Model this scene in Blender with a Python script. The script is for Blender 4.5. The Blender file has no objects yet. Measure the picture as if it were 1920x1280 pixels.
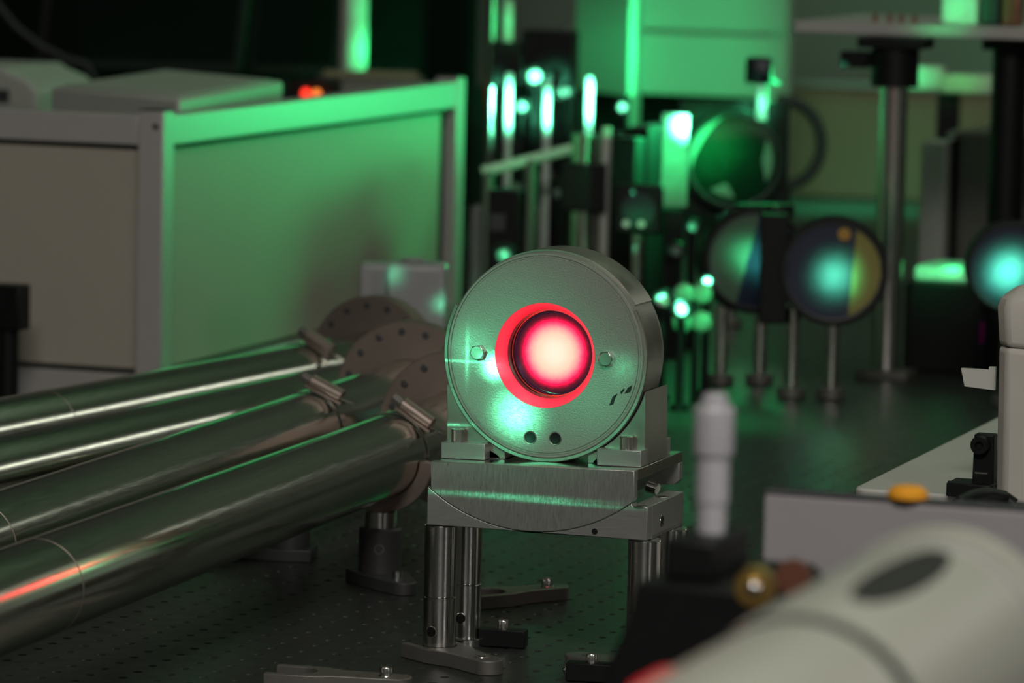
import bpy, bmesh, math, random
from mathutils import Vector, Matrix
random.seed(7)
R = math.radians
PI = math.pi
scene = bpy.context.scene
COL = scene.collection

# ------------------------------------------------------------------ camera
F = 8325.7                                    # focal length in pixels of the 1920x1280 frame
PITCH, YAW, ROLL = 0.1078, 0.3314, 0.0223
CAM = Vector((1.2821, -2.7714, 0.5663))       # metres, optical table top is z = 0
FW = Vector((-math.sin(YAW) * math.cos(PITCH), math.cos(YAW) * math.cos(PITCH), -math.sin(PITCH)))
RT0 = Vector((math.cos(YAW), math.sin(YAW), 0))
UP0 = RT0.cross(FW)
RT = RT0 * math.cos(ROLL) + UP0 * math.sin(ROLL)
UP = -RT0 * math.sin(ROLL) + UP0 * math.cos(ROLL)
cd = bpy.data.cameras.new('camera')
cam = bpy.data.objects.new('camera', cd)
COL.objects.link(cam)
cam.matrix_world = Matrix(((RT.x, UP.x, -FW.x, CAM.x), (RT.y, UP.y, -FW.y, CAM.y),
                           (RT.z, UP.z, -FW.z, CAM.z), (0, 0, 0, 1)))
cd.sensor_fit = 'HORIZONTAL'
cd.sensor_width = 36
cd.lens = F / 1920 * 36
cd.clip_start = 0.05
cd.dof.use_dof = True
cd.dof.focus_distance = 3.135
cd.dof.aperture_fstop = 9.8
scene.camera = cam

# ------------------------------------------------------------------ world, exposure
scene.view_settings.view_transform = 'Standard'
scene.view_settings.look = 'None'
scene.view_settings.exposure = 0
scene.view_settings.gamma = 1
scene.view_settings.use_curve_mapping = False
scene.cycles.use_denoising = True
world = bpy.data.worlds.new('world')
scene.world = world
world.use_nodes = True
world.node_tree.nodes['Background'].inputs[0].default_value = (0.92, 1.0, 0.90, 1)
world.node_tree.nodes['Background'].inputs[1].default_value = 0.065

GREEN = (0.030, 1.0, 0.275)
TEAL = (0.13, 1.0, 0.50)


def area(name, loc, target, sx, sy, power, col):
    l = bpy.data.lights.new(name, 'AREA')
    l.shape = 'RECTANGLE'
    l.size, l.size_y = sx, sy
    l.energy = power
    l.color = col
    o = bpy.data.objects.new(name, l)
    COL.objects.link(o)
    o.location = loc
    o.rotation_euler = (Vector(target) - Vector(loc)).to_track_quat('-Z', 'Y').to_euler()
    return o


def point(name, loc, power, col, rad=0.02):
    l = bpy.data.lights.new(name, 'POINT')
    l.energy = power
    l.color = col
    l.shadow_soft_size = rad
    o = bpy.data.objects.new(name, l)
    COL.objects.link(o)
    o.location = loc
    return o


def beam(name, src, dst, sigma, lum, col=TEAL, soft=0.0010, speckle=True):
    """a laser beam: narrow spot lamp with a gaussian profile; lum is the brightness it gives a pale matt target"""
    src, dst = Vector(src), Vector(dst)
    dist = (dst - src).length
    l = bpy.data.lights.new(name, 'SPOT')
    l.spot_size = max(R(1.0), 2 * math.atan(2.4 * sigma / dist))
    l.spot_blend = 0.1
    l.shadow_soft_size = soft
    l.color = col
    l.energy = 4 * PI * PI * dist * dist * lum / 0.5
    l.use_nodes = True
    nt = l.node_tree
    tc = nt.nodes.new('ShaderNodeTexCoord')
    mul = nt.nodes.new('ShaderNodeVectorMath')
    mul.operation = 'MULTIPLY'
    mul.inputs[1].default_value = (dist / sigma, dist / sigma, 0)
    nt.links.new(tc.outputs['Normal'], mul.inputs[0])
    dot = nt.nodes.new('ShaderNodeVectorMath')
    dot.operation = 'DOT_PRODUCT'
    nt.links.new(mul.outputs[0], dot.inputs[0])
    nt.links.new(mul.outputs[0], dot.inputs[1])
    neg = nt.nodes.new('ShaderNodeMath')
    neg.operation = 'MULTIPLY'
    neg.inputs[1].default_value = -1
    nt.links.new(dot.outputs['Value'], neg.inputs[0])
    ex = nt.nodes.new('ShaderNodeMath')
    ex.operation = 'EXPONENT'
    nt.links.new(neg.outputs[0], ex.inputs[0])
    if speckle:                                # laser speckle: fine grain across the beam
        sc = nt.nodes.new('ShaderNodeVectorMath')
        sc.operation = 'SCALE'
        sc.inputs['Scale'].default_value = dist
        nt.links.new(tc.outputs['Normal'], sc.inputs[0])
        nz = nt.nodes.new('ShaderNodeTexNoise')
        nz.inputs['Scale'].default_value = 1000 * 3.1 / max(1.0, (dst - CAM).length)
        nz.inputs['Detail'].default_value = 1
        nt.links.new(sc.outputs[0], nz.inputs['Vector'])
        mr = nt.nodes.new('ShaderNodeMapRange')
        mr.inputs['From Min'].default_value = 0.35
        mr.inputs['From Max'].default_value = 0.70
        mr.inputs['To Min'].default_value = 0.45
        mr.inputs['To Max'].default_value = 1.9
        nt.links.new(nz.outputs['Fac'], mr.inputs['Value'])
        fm = nt.nodes.new('ShaderNodeMath')
        fm.operation = 'MULTIPLY'
        nt.links.new(ex.outputs[0], fm.inputs[0])
        nt.links.new(mr.outputs[0], fm.inputs[1])
        ex = fm
    nt.links.new(ex.outputs[0], nt.nodes['Emission'].inputs['Strength'])
    o = bpy.data.objects.new(name, l)
    COL.objects.link(o)
    o.location = src
    o.rotation_euler = (dst - src).to_track_quat('-Z', 'Y').to_euler()
    return o


def line_laser(name, src, dst, along, half, thick, lum):
    """line-generating laser: the same lamp with its beam spread into a thin fan"""
    o = beam(name, src, dst, half, lum, TEAL, soft=.0005)
    src, dst = Vector(src), Vector(dst)
    z = (src - dst).normalized()
    x = Vector(along)
    x = (x - z * x.dot(z)).normalized()
    y = z.cross(x)
    o.rotation_euler = Matrix((x, y, z)).transposed().to_euler()
    dist = (dst - src).length
    for n in o.data.node_tree.nodes:
        if n.type == 'VECT_MATH' and n.operation == 'MULTIPLY':
            n.inputs[1].default_value = (dist / half, dist / thick, 0)
    return o


def flood(name, src, dst, angle, power, col, soft=0.012):
    l = bpy.data.lights.new(name, 'SPOT')
    l.spot_size = R(angle)
    l.spot_blend = 0.6
    l.shadow_soft_size = soft
    l.energy = power
    l.color = col
    o = bpy.data.objects.new(name, l)
    COL.objects.link(o)
    o.location = src
    o.rotation_euler = (Vector(dst) - Vector(src)).to_track_quat('-Z', 'Y').to_euler()
    return o


# ceiling lamps of the dim laboratory, then two added fill lamps
area('ceiling_lamp', (1.25, -2.8, 2.35), (0.1, 0.3, 0.1), 1.2, 0.5, 50, (1.0, 0.955, 0.88))
area('ceiling_lamp_back', (1.9, 3.4, 1.35), (0.0, 0.3, 0.1), 1.4, 0.10, 2.2, (0.95, 1.0, 0.86))
area('barrel_fill_lamp', (2.3, -1.25, 0.95), (0.9, -1.15, 0.25), 0.35, 0.2, 5.0, (1.0, 0.95, 0.93))  # added to brighten the right side of the white barrel
area('ceiling_fill_lamp', (0.9, 2.6, 1.7), (0.9, 2.6, 2.6), 1.6, 0.5, 42, (0.84, 1.0, 0.78))  # added, faces up to brighten the ceiling mirrored in the tubes
# scatter of the green pump laser inside the beam line, and added green fills
flood('pump_laser_scatter', (-0.15, 2.37, 0.285), (-0.55, 1.96, 0.25), 118, 4.6, GREEN, 0.022)
flood('pump_laser_scatter_second', (-0.20, 2.50, 0.30), (-0.55, 2.02, 0.20), 110, 3.2, GREEN, 0.03)
flood('green_shade_fill', (0.00, 2.70, 0.46), (-0.55, 1.80, 0.16), 48, 8.0, GREEN, 0.06)  # added green fill for the shaded part of the enclosure side
flood('pump_laser_scatter_far', (-0.42, 3.30, 0.26), (-1.30, 3.90, 0.30), 96, 12.5, GREEN, 0.03)
flood('green_ceiling_fill', (-0.10, 2.9, 0.45), (0.4, 3.3, 2.6), 120, 22.0, GREEN, 0.03)  # added up-light that greens the ceiling for the tube reflections


flood('green_wall_fill', (-0.2, 5.25, 0.5), (-0.6, 5.9, 0.25), 110, 4.5, (0.22, 1.0, 0.42), 0.05)  # added to put some green on the back wall


# ------------------------------------------------------------------ picture geometry helpers
def ray(x, y):
    return FW + RT * ((x - 960) / F) + UP * ((640 - y) / F)


def onz(x, y, z=0.0):
    r = ray(x, y)
    return CAM + r * ((z - CAM.z) / r.z)


def ony(x, y, Y):
    r = ray(x, y)
    return CAM + r * ((Y - CAM.y) / r.y)


def atd(x, y, d):
    return CAM + ray(x, y) * d


def S(d):
    return d / F                               # metres per pixel at distance d


# ------------------------------------------------------------------ mesh helpers
def wm(o):
    m = Matrix.LocRotScale(o.location, o.rotation_euler, None)
    return wm(o.parent) @ m if o.parent else m


class B:
    def __init__(self, M=None):
        self.bm = bmesh.new()
        self.M = M or Matrix.Identity(4)

    def v(self, co):
        return self.bm.verts.new(self.M @ Vector(co))

    def face(self, vs):
        try:
            return self.bm.faces.new(vs)
        except ValueError:
            return None

    def box(self, c, s, rz=0.0, rot=None):
        c = Vector(c)
        m = rot if rot is not None else Matrix.Rotation(rz, 3, 'Z')
        vs = [self.v(c + m @ Vector((sx * s[0] / 2, sy * s[1] / 2, sz * s[2] / 2)))
              for sz in (-1, 1) for sx, sy in ((-1, -1), (1, -1), (1, 1), (-1, 1))]
        for f in ((3, 2, 1, 0), (4, 5, 6, 7), (0, 1, 5, 4), (1, 2, 6, 5), (2, 3, 7, 6), (3, 0, 4, 7)):
            self.face([vs[i] for i in f])
        return self

    def span(self, x0, x1, y0, y1, z0, z1):
        return self.box(((x0 + x1) / 2, (y0 + y1) / 2, (z0 + z1) / 2), (x1 - x0, y1 - y0, z1 - z0))

    def cyl(self, p0, p1, r0, r1=None, n=32):
        r1 = r0 if r1 is None else r1
        p0, p1 = Vector(p0), Vector(p1)
        a = (p1 - p0).normalized()
        u = a.orthogonal().normalized()
        w = a.cross(u)
        A, C = [], []
        for k in range(n):
            t = 2 * PI * k / n
            d = u * math.cos(t) + w * math.sin(t)
            A.append(self.v(p0 + d * r0))
            C.append(self.v(p1 + d * r1))
        for k in range(n):
            self.face([A[k], A[(k + 1) % n], C[(k + 1) % n], C[k]])
        self.face(A[::-1])
        self.face(C)
        return self

    def lathe(self, prof, p0=(0, 0, 0), axis=(0, 0, 1), n=48, a0=0.0, a1=2 * PI, closed=False, up=None):
        """revolve (radius, along) points about an axis through p0"""
        p0, a = Vector(p0), Vector(axis).normalized()
        u = (Vector(up) if up else a.orthogonal()).normalized()
        w = a.cross(u)
        full = abs(a1 - a0 - 2 * PI) < 1e-6
        m = n if full else n + 1
        rings = []
        for r, h in prof:
            if r < 1e-7:
                rings.append([self.v(p0 + a * h)])
                continue
            rings.append([self.v(p0 + a * h + (u * math.cos(a0 + (a1 - a0) * k / n) + w * math.sin(a0 + (a1 - a0) * k / n)) * r)
                          for k in range(m)])
        pairs = list(zip(rings, rings[1:])) + ([(rings[-1], rings[0])] if closed else [])
        for P, Q in pairs:
            for k in range(n):
                k2 = (k + 1) % m
                if len(P) == 1 and len(Q) == 1:
                    continue
                if len(P) == 1:
                    self.face([P[0], Q[k2], Q[k]])
                elif len(Q) == 1:
                    self.face([P[k], P[k2], Q[0]])
                else:
                    self.face([P[k], P[k2], Q[k2], Q[k]])
        if closed and not full:
            self.face([r[0] for r in rings])
            self.face([r[-1] for r in rings][::-1])
        return self

    def prism(self, poly, O, U, V, W, h0, h1):
        """polygon (u, v) in the plane O + uU + vV, extruded along W from h0 to h1"""
        O, U, V, W = Vector(O), Vector(U), Vector(V), Vector(W)
        A = [self.v(O + U * p[0] + V * p[1] + W * h0) for p in poly]
        C = [self.v(O + U * p[0] + V * p[1] + W * h1) for p in poly]
        n = len(poly)
        for k in range(n):
            self.face([A[k], A[(k + 1) % n], C[(k + 1) % n], C[k]])
        self.face(A[::-1])
        self.face(C)
        return self

    def path(self, pts, r, n=10):
        pts = [Vector(p) for p in pts]
        rings = []
        ref = None
        for i, p in enumerate(pts):
            t = (pts[min(i + 1, len(pts) - 1)] - pts[max(i - 1, 0)]).normalized()
            if ref is None:
                ref = t.orthogonal().normalized()
            u = (ref - t * ref.dot(t)).normalized()
            ref = u
            w = t.cross(u)
            rings.append([self.v(p + (u * math.cos(2 * PI * k / n) + w * math.sin(2 * PI * k / n)) * r) for k in range(n)])
        for P, Q in zip(rings, rings[1:]):
            for k in range(n):
                self.face([P[k], P[(k + 1) % n], Q[(k + 1) % n], Q[k]])
        self.face(rings[0][::-1])
        self.face(rings[-1])
        return self

    def sphere(self, c, r, n=16):
        return self.lathe([(r * math.sin(PI * k / n), -r * math.cos(PI * k / n)) for k in range(n + 1)], p0=c, n=2 * n)

    def obj(self, name, mat, parent=None, bevel=0.0, seg=2, world=True, angle=32):
        bm = self.bm
        bmesh.ops.recalc_face_normals(bm, faces=bm.faces)
        me = bpy.data.meshes.new(name)
        base = None
        if parent is not None:
            if world:
                bm.transform(wm(parent).inverted())
        else:
            xs = [v.co for v in bm.verts]
            base = Vector(((min(c.x for c in xs) + max(c.x for c in xs)) / 2,
                           (min(c.y for c in xs) + max(c.y for c in xs)) / 2, min(c.z for c in xs)))
            bm.transform(Matrix.Translation(-base))
        bm.to_mesh(me)
        bm.free()
        me.shade_smooth()
        me.set_sharp_from_angle(angle=R(angle))
        me.materials.append(mat)
        o = bpy.data.objects.new(name, me)
        COL.objects.link(o)
        if parent is not None:
            o.parent = parent
        elif base is not None:
            o.location = base
        if bevel:
            b = o.modifiers.new('bevel', 'BEVEL')
            b.width = bevel
            b.segments = seg
            b.limit_method = 'ANGLE'
            b.angle_limit = R(35)
            b.harden_normals = False
        return o


def tag(o, label, cat, group=None):
    o['label'] = label
    o['category'] = cat
    if group:
        o['group'] = group
    return o


def thing(name, label, cat, loc=(0, 0, 0), rz=0.0, group=None):
    o = bpy.data.objects.new(name, None)
    COL.objects.link(o)
    o.location = loc
    o.rotation_euler = (0, 0, rz)
    o.empty_display_size = 0.02
    return tag(o, label, cat, group)


def struct(o):
    o['kind'] = 'structure'
    return o


def copy_thing(root, loc, rz, label):
    def rec(o, parent):
        c = o.copy()
        COL.objects.link(c)
        c.parent = parent
        for ch in list(o.children):
            rec(ch, c)
        return c
    kids = list(root.children)
    r = root.copy()
    COL.objects.link(r)
    r.location = loc
    r.rotation_euler = (0, 0, rz)
    r['label'] = label
    for k in kids:
        rec(k, r)
    return r


# ------------------------------------------------------------------ materials
def mat(name, col, rough=0.5, metal=0.0, noise=0.0, nscale=40.0, stretch=None, bump=0.0, rvar=0.0,
        aniso=0.0, spec=0.5, coat=0.0, trans=0.0, emit=None, estr=0.0):
    m = bpy.data.materials.new(name)
    m.use_nodes = True
    nt = m.node_tree
    b = nt.nodes['Principled BSDF']
    b.inputs['Base Color'].default_value = (*col, 1)
    b.inputs['Roughness'].default_value = rough
    b.inputs['Metallic'].default_value = metal
    b.inputs['Specular IOR Level'].default_value = spec
    b.inputs['Anisotropic'].default_value = aniso
    b.inputs['Coat Weight'].default_value = coat
    b.inputs['Transmission Weight'].default_value = trans
    if emit:
        b.inputs['Emission Color'].default_value = (*emit, 1)
        b.inputs['Emission Strength'].default_value = estr
    if noise or bump or rvar:
        tc = nt.nodes.new('ShaderNodeTexCoord')
        mp = nt.nodes.new('ShaderNodeMapping')
        mp.inputs['Scale'].default_value = stretch or (1, 1, 1)
        nt.links.new(tc.outputs['Object'], mp.inputs['Vector'])
        n = nt.nodes.new('ShaderNodeTexNoise')
        n.inputs['Scale'].default_value = nscale
        n.inputs['Detail'].default_value = 5
        nt.links.new(mp.outputs[0], n.inputs['Vector'])
        if noise:
            mx = nt.nodes.new('ShaderNodeMix')
            mx.data_type = 'RGBA'
            mx.inputs['A'].default_value = (*[c * (1 - noise) for c in col], 1)
            mx.inputs['B'].default_value = (*[min(1, c * (1 + noise)) for c in col], 1)
            nt.links.new(n.outputs['Fac'], mx.inputs['Factor'])
            nt.links.new(mx.outputs['Result'], b.inputs['Base Color'])
        if rvar:
            mr = nt.nodes.new('ShaderNodeMapRange')
            mr.inputs['From Min'].default_value = 0.3
            mr.inputs['From Max'].default_value = 0.7
            mr.inputs['To Min'].default_value = max(0.02, rough - rvar)
            mr.inputs['To Max'].default_value = rough + rvar
            nt.links.new(n.outputs['Fac'], mr.inputs['Value'])
            nt.links.new(mr.outputs[0], b.inputs['Roughness'])
        if bump:
            bp = nt.nodes.new('ShaderNodeBump')
            bp.inputs['Strength'].default_value = bump
            bp.inputs['Distance'].default_value = 0.001
            nt.links.new(n.outputs['Fac'], bp.inputs['Height'])
            nt.links.new(bp.outputs[0], b.inputs['Normal'])
    return m


M = {}
M['table'] = mat('dark_steel_table', (0.058, 0.062, 0.057), 0.36, 0.55, noise=0.15, nscale=60, rvar=0.05)
M['tube'] = mat('brushed_stainless_tube', (0.58, 0.57, 0.51), 0.165, 1.0, noise=0.10, nscale=30, stretch=(30, 1.2, 30), rvar=0.04)
M['flange'] = mat('turned_flange_steel', (0.27, 0.22, 0.19), 0.45, 0.7, noise=0.12, nscale=50)
M['steel'] = mat('polished_steel', (0.62, 0.60, 0.57), 0.20, 1.0, noise=0.06, nscale=60, stretch=(10, 10, 1), rvar=0.03)
M['pillar'] = mat('turned_pillar_steel', (0.60, 0.58, 0.56), 0.17, 1.0, noise=0.05, nscale=80, stretch=(1, 1, 12), rvar=0.03)
def turned(m, an=0.85, rot=0.25):
    nt = m.node_tree
    b = nt.nodes['Principled BSDF']
    tg = nt.nodes.new('ShaderNodeTangent')
    tg.direction_type = 'RADIAL'
    tg.axis = 'Z'
    nt.links.new(tg.outputs[0], b.inputs['Tangent'])
    b.inputs['Anisotropic'].default_value = an
    b.inputs['Anisotropic Rotation'].default_value = rot


M['blasted'] = mat('blasted_steel_disc', (0.34, 0.345, 0.31), 0.48, 0.55, noise=0.22, nscale=900, bump=0.25, rvar=0.06)
turned(M['pillar'])
M['ring'] = mat('turned_steel_rim', (0.42, 0.40, 0.36), 0.34, 0.9, noise=0.12, nscale=60, rvar=0.05)
M['cone'] = mat('red_glow_bore_cone', (0.52, 0.10, 0.24), 0.42, 0.6, noise=0.05, nscale=80)  # red glow of the crystal is put into this base colour
M['boreDark'] = mat('dark_bore_wall', (0.10, 0.07, 0.09), 0.30, 0.7)
M['alu'] = mat('milled_aluminium', (0.44, 0.44, 0.42), 0.40, 0.75, noise=0.10, nscale=120, stretch=(0.6, 6, 14), rvar=0.06, bump=0.05)
M['aluFace'] = mat('fly_cut_aluminium', (0.50, 0.50, 0.47), 0.34, 0.8, noise=0.16, nscale=160, stretch=(8, 2, 0.9), rvar=0.07, bump=0.06)
M['greySteel'] = mat('grey_cast_steel', (0.18, 0.17, 0.155), 0.48, 0.6, noise=0.14, nscale=120)
M['darkSteel'] = mat('dark_oxide_steel', (0.075, 0.075, 0.08), 0.5, 0.5, noise=0.1, nscale=80)
M['black'] = mat('black_anodised', (0.006, 0.006, 0.0065), 0.5, 0.0, noise=0.2, nscale=90, spec=0.25)
M['blackMatt'] = mat('matt_black_screen', (0.005, 0.005, 0.0055), 0.9, 0.0, noise=0.1, nscale=30, spec=0.1)
M['hole'] = mat('dark_threaded_bore', (0.004, 0.004, 0.004), 0.5, 0.2, noise=0.2, nscale=200)
M['alFrame'] = mat('anodised_frame_profile', (0.50, 0.475, 0.46), 0.45, 0.25, noise=0.05, nscale=60)
M['panel'] = mat('cream_panel', (0.42, 0.385, 0.325), 0.55, 0.0, noise=0.04, nscale=14)
M['whitePanel'] = mat('white_painted_panel', (0.34, 0.345, 0.335), 0.5, 0.0, noise=0.03, nscale=10)
M['seal'] = mat('black_rubber_seal', (0.02, 0.02, 0.018), 0.7, 0.0, noise=0.1, nscale=60)
M['whitePlastic'] = mat('white_plastic', (0.62, 0.62, 0.58), 0.45, 0.0, noise=0.03, nscale=20)
M['milky'] = mat('milky_plastic', (0.33, 0.33, 0.335), 0.4, 0.0, noise=0.05, nscale=20)
M['thimble'] = mat('matt_chrome_thimble', (0.50, 0.485, 0.52), 0.4, 0.15, noise=0.03, nscale=30)
M['greyWhite'] = mat('greyish_white_housing', (0.46, 0.47, 0.43), 0.5, 0.0, noise=0.05, nscale=20)
M['lensWhite'] = mat('off_white_barrel', (0.40, 0.40, 0.345), 0.38, 0.0, noise=0.02, nscale=12)
M['cream'] = mat('cream_cardboard', (0.62, 0.58, 0.53), 0.7, 0.0, noise=0.05, nscale=25)
M['greyBox'] = mat('lilac_grey_sheet_metal', (0.36, 0.335, 0.35), 0.5, 0.15, noise=0.04, nscale=20)
M['brass'] = mat('brass', (0.72, 0.44, 0.13), 0.28, 1.0, noise=0.1, nscale=60)
M['orange'] = mat('orange_cap', (0.85, 0.36, 0.02), 0.5, 0.0, noise=0.05, nscale=60)
M['red'] = mat('red_ring_paint', (0.75, 0.012, 0.03), 0.45, 0.0, noise=0.04, nscale=60)
M['beige'] = mat('beige_rear_panel', (0.34, 0.28, 0.18), 0.6, 0.0, noise=0.12, nscale=4)
M['wall'] = mat('painted_wall', (0.30, 0.32, 0.29), 0.8, 0.0, noise=0.05, nscale=3)
M['darkWall'] = mat('dark_curtain_wall', (0.02, 0.02, 0.02), 0.9, 0.0, noise=0.1, nscale=3)
M['floor'] = mat('dark_floor', (0.05, 0.05, 0.05), 0.7, 0.0, noise=0.1, nscale=5)
M['navy'] = mat('navy_dielectric_coating', (0.022, 0.030, 0.062), 0.30, 0.0, noise=0.1, nscale=8, spec=0.6)
M['yellow'] = mat('yellow_reflection', (0.30, 0.27, 0.075), 0.35, 0.1, noise=0.1, nscale=20)  # colour of the reflected strip on the navy mirror
M['sage'] = mat('sage_green_reflection', (0.12, 0.20, 0.14), 0.35, 0.1, noise=0.08, nscale=20)  # colour of the reflection on the left of the other mirror
M['glass'] = mat('coated_green_glass', (0.008, 0.035, 0.02), 0.08, 0.0, noise=0.4, nscale=40, spec=0.7, coat=0.5)
M['glint'] = mat('pale_optic_and_reflection', (0.20, 0.30, 0.24), 0.3, 0.0, noise=0.2, nscale=80)  # pale optics, also the reflections drawn on the large lens
M['frost'] = mat('frosted_optic', (0.72, 0.74, 0.72), 0.45, 0.0, noise=0.3, nscale=600)
M['ink'] = mat('black_marker_ink', (0.008, 0.008, 0.008), 0.6, 0.0, noise=0.2, nscale=300)
M['magenta'] = mat('magenta_film', (0.45, 0.02, 0.30), 0.4, 0.0, noise=0.1, nscale=60)
M['copper'] = mat('copper_retaining_ring', (0.42, 0.17, 0.12), 0.3, 0.9, noise=0.1, nscale=60)
M['cable'] = mat('dark_green_cable', (0.02, 0.045, 0.035), 0.5, 0.0, noise=0.1, nscale=60)
M['ledRed'] = mat('lit_red_led', (0.5, 0.02, 0.01), 0.4, noise=0.05, nscale=200, emit=(1.0, 0.03, 0.01), estr=2.2)
M['ledOrange'] = mat('lit_orange_led', (0.5, 0.2, 0.02), 0.4, noise=0.05, nscale=200, emit=(1.0, 0.22, 0.03), estr=1.5)
M['blueMount'] = mat('blue_black_anodised', (0.012, 0.02, 0.035), 0.4, 0.1, noise=0.2, nscale=60)


def crystal_material():
    m = bpy.data.materials.new('fluorescing_laser_crystal')
    m.use_nodes = True
    nt = m.node_tree
    b = nt.nodes['Principled BSDF']
    b.inputs['Base Color'].default_value = (0.02, 0.004, 0.012, 1)
    b.inputs['Roughness'].default_value = 0.06
    tc = nt.nodes.new('ShaderNodeTexCoord')
    mul = nt.nodes.new('ShaderNodeVectorMath')
    mul.operation = 'MULTIPLY'
    mul.inputs[1].default_value = (1 / 0.0305, 0, 1 / 0.0305)
    ln = nt.nodes.new('ShaderNodeVectorMath')
    ln.operation = 'LENGTH'
    nt.links.new(tc.outputs['Object'], mul.inputs[0])
    nt.links.new(mul.outputs[0], ln.inputs[0])
    n = nt.nodes.new('ShaderNodeTexNoise')
    n.inputs['Scale'].default_value = 260
    nt.links.new(tc.outputs['Object'], n.inputs['Vector'])
    jit = nt.nodes.new('ShaderNodeMath')
    jit.operation = 'MULTIPLY_ADD'
    jit.inputs[1].default_value = 0.05
    nt.links.new(n.outputs['Fac'], jit.inputs[0])
    nt.links.new(ln.outputs['Value'], jit.inputs[2])
    rp = nt.nodes.new('ShaderNodeValToRGB')
    el = rp.color_ramp.elements
    stops = [(0.0, (1.0, 0.108, 0.085)), (0.24, (1.0, 0.104, 0.078)), (0.47, (0.98, 0.082, 0.060)),
             (0.59, (0.80, 0.050, 0.046)), (0.69, (0.50, 0.014, 0.026)), (0.76, (0.22, 0.002, 0.013)),
             (0.825, (0.065, 0.0006, 0.005)), (0.88, (0.014, 0.001, 0.002)), (0.97, (0.003, 0.0008, 0.002))]
    el[0].position, el[0].color = stops[0][0], (*stops[0][1], 1)
    el[1].position, el[1].color = stops[-1][0], (*stops[-1][1], 1)
    for p, c in stops[1:-1]:
        e = el.new(p)
        e.color = (*c, 1)
    nt.links.new(jit.outputs[0], rp.inputs['Fac'])
    nt.links.new(rp.outputs['Color'], b.inputs['Emission Color'])
    b.inputs['Emission Strength'].default_value = 8.6
    return m


M['crystal'] = crystal_material()

# ------------------------------------------------------------------ the room
struct(B().span(-4.5, 4.5, 5.9, 6.0, -0.9, 2.6).obj('wall_back', M['wall']))
struct(B().span(-4.6, -4.5, -4.0, 6.0, -0.9, 2.6).obj('wall_left', M['darkWall']))
struct(B().span(3.6, 3.7, -4.0, 6.0, -0.9, 2.6).obj('wall_right', M['wall']))
struct(B().span(-4.5, 3.6, -4.0, 5.9, -1.0, -0.9).obj('floor', M['floor']))
struct(B().span(-4.6, 3.7, -4.0, 6.0, 2.6, 2.7).obj('ceiling', M['wall']))

# ------------------------------------------------------------------ optical table with its grid of tapped holes
tab = thing('optical_table', 'dark steel optical table top with a grid of small tapped holes', 'table', (-0.2, 1.6, 0))
TX0, TX1, TY0, TY1 = -1.9, 1.35, -1.65, 5.6
HX0, HX1, HY0, HY1 = -0.6125, 0.5875, -0.4125, 1.3375        # perforated area built hole by hole


def perforated():
    b = B()
    bm = b.bm
    P = 0.025
    nx, ny = round((HX1 - HX0) / P), round((HY1 - HY0) / P)
    grid = {}

    def gv(i, j):
        if (i, j) not in grid:
            grid[(i, j)] = bm.verts.new((HX0 + i * P / 2, HY0 + j * P / 2, 0))
        return grid[(i, j)]
    off = [(-1, -1), (0, -1), (1, -1), (1, 0), (1, 1), (0, 1), (-1, 1), (-1, 0)]
    for i in range(nx):
        for j in range(ny):
            cx, cy = HX0 + (i + .5) * P, HY0 + (j + .5) * P
            outer = [gv(2 * i + 1 + a, 2 * j + 1 + c) for a, c in off]
            rings = [outer]
            for r, z in ((0.0039, 0), (0.0030, -0.0008), (0.0030, -0.007)):
                rings.append([bm.verts.new((cx + r * math.cos(math.atan2(c, a)), cy + r * math.sin(math.atan2(c, a)), z)) for a, c in off])
            for Q, W in zip(rings, rings[1:]):
                for k in range(8):
                    bm.faces.new([Q[k], Q[(k + 1) % 8], W[(k + 1) % 8], W[k]])
            bm.faces.new(rings[-1])
    return b


po = perforated().obj('perforated_skin', M['table'], tab)
b = B()
b.span(TX0, HX0, TY0, TY1, -0.008, 0).span(HX1, TX1, TY0, TY1, -0.008, 0)
b.span(HX0, HX1, TY0, HY0, -0.008, 0).span(HX0, HX1, HY1, TY1, -0.008, 0)
b.obj('plain_skin', M['table'], tab)
B().span(TX0, TX1, TY0, TY1, -0.31, -0.009).obj('table_core', M['black'], tab, bevel=0.004)
for lx in (TX0 + .3, TX1 - .3):
    for ly in (TY0 + .5, 2.0, TY1 - .5):
        B().cyl((lx, ly, -0.9), (lx, ly, -0.31), 0.09, n=24).obj('table_leg', M['black'], tab)

# ------------------------------------------------------------------ goniometer stage under the crystal holder
XC, ZC, YS = 0.2925, 0.2204, 0.1512            # rotation centre and front plane
TILT = -0.022
gon = thing('goniometer_stage', 'brushed aluminium goniometer block with curved joint carried on four steel posts', 'stage', (XC, 0.20, 0.0975))
RA = 0.1222


def arc(cx, cz, r, x0, x1, n=40):
    return [(x0 + (x1 - x0) * k / n, cz - math.sqrt(max(0, r * r - (x0 + (x1 - x0) * k / n - cx) ** 2))) for k in range(n + 1)]


XL, XR, XR2 = 0.2158, 0.3670, 0.3788
ZB, ZT = 0.0976, 0.1450
poly = [(XL, ZB), (XR2, ZB), (XR2, 0.1216), (XR + .0006, 0.1216)] + arc(XC, ZC, RA, XR, XL)
B().prism([(p[0], max(p[1], ZB + 0.0006)) for p in poly], (0, 0, 0), (1, 0, 0), (0, 0, 1), (0, 1, 0), YS, YS + 0.012).obj('lower_front_plate', M['alu'], gon, bevel=0.0004)
b = B()
b.span(XL, XL + 0.02, YS + 0.012, 0.238, ZB, 0.116)
b.span(XR - 0.001, XR2, YS + 0.012, 0.238, ZB, 0.1216)
b.span(XL, XR2, YS + 0.0122, 0.238, ZB, 0.1005)
b.obj('lower_block', M['alu'], gon, bevel=0.0004)
TM = Matrix.Translation((XC, 0, ZC)) @ Matrix.Rotation(TILT, 4, 'Y') @ Matrix.Translation((-XC, 0, -ZC))
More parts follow.
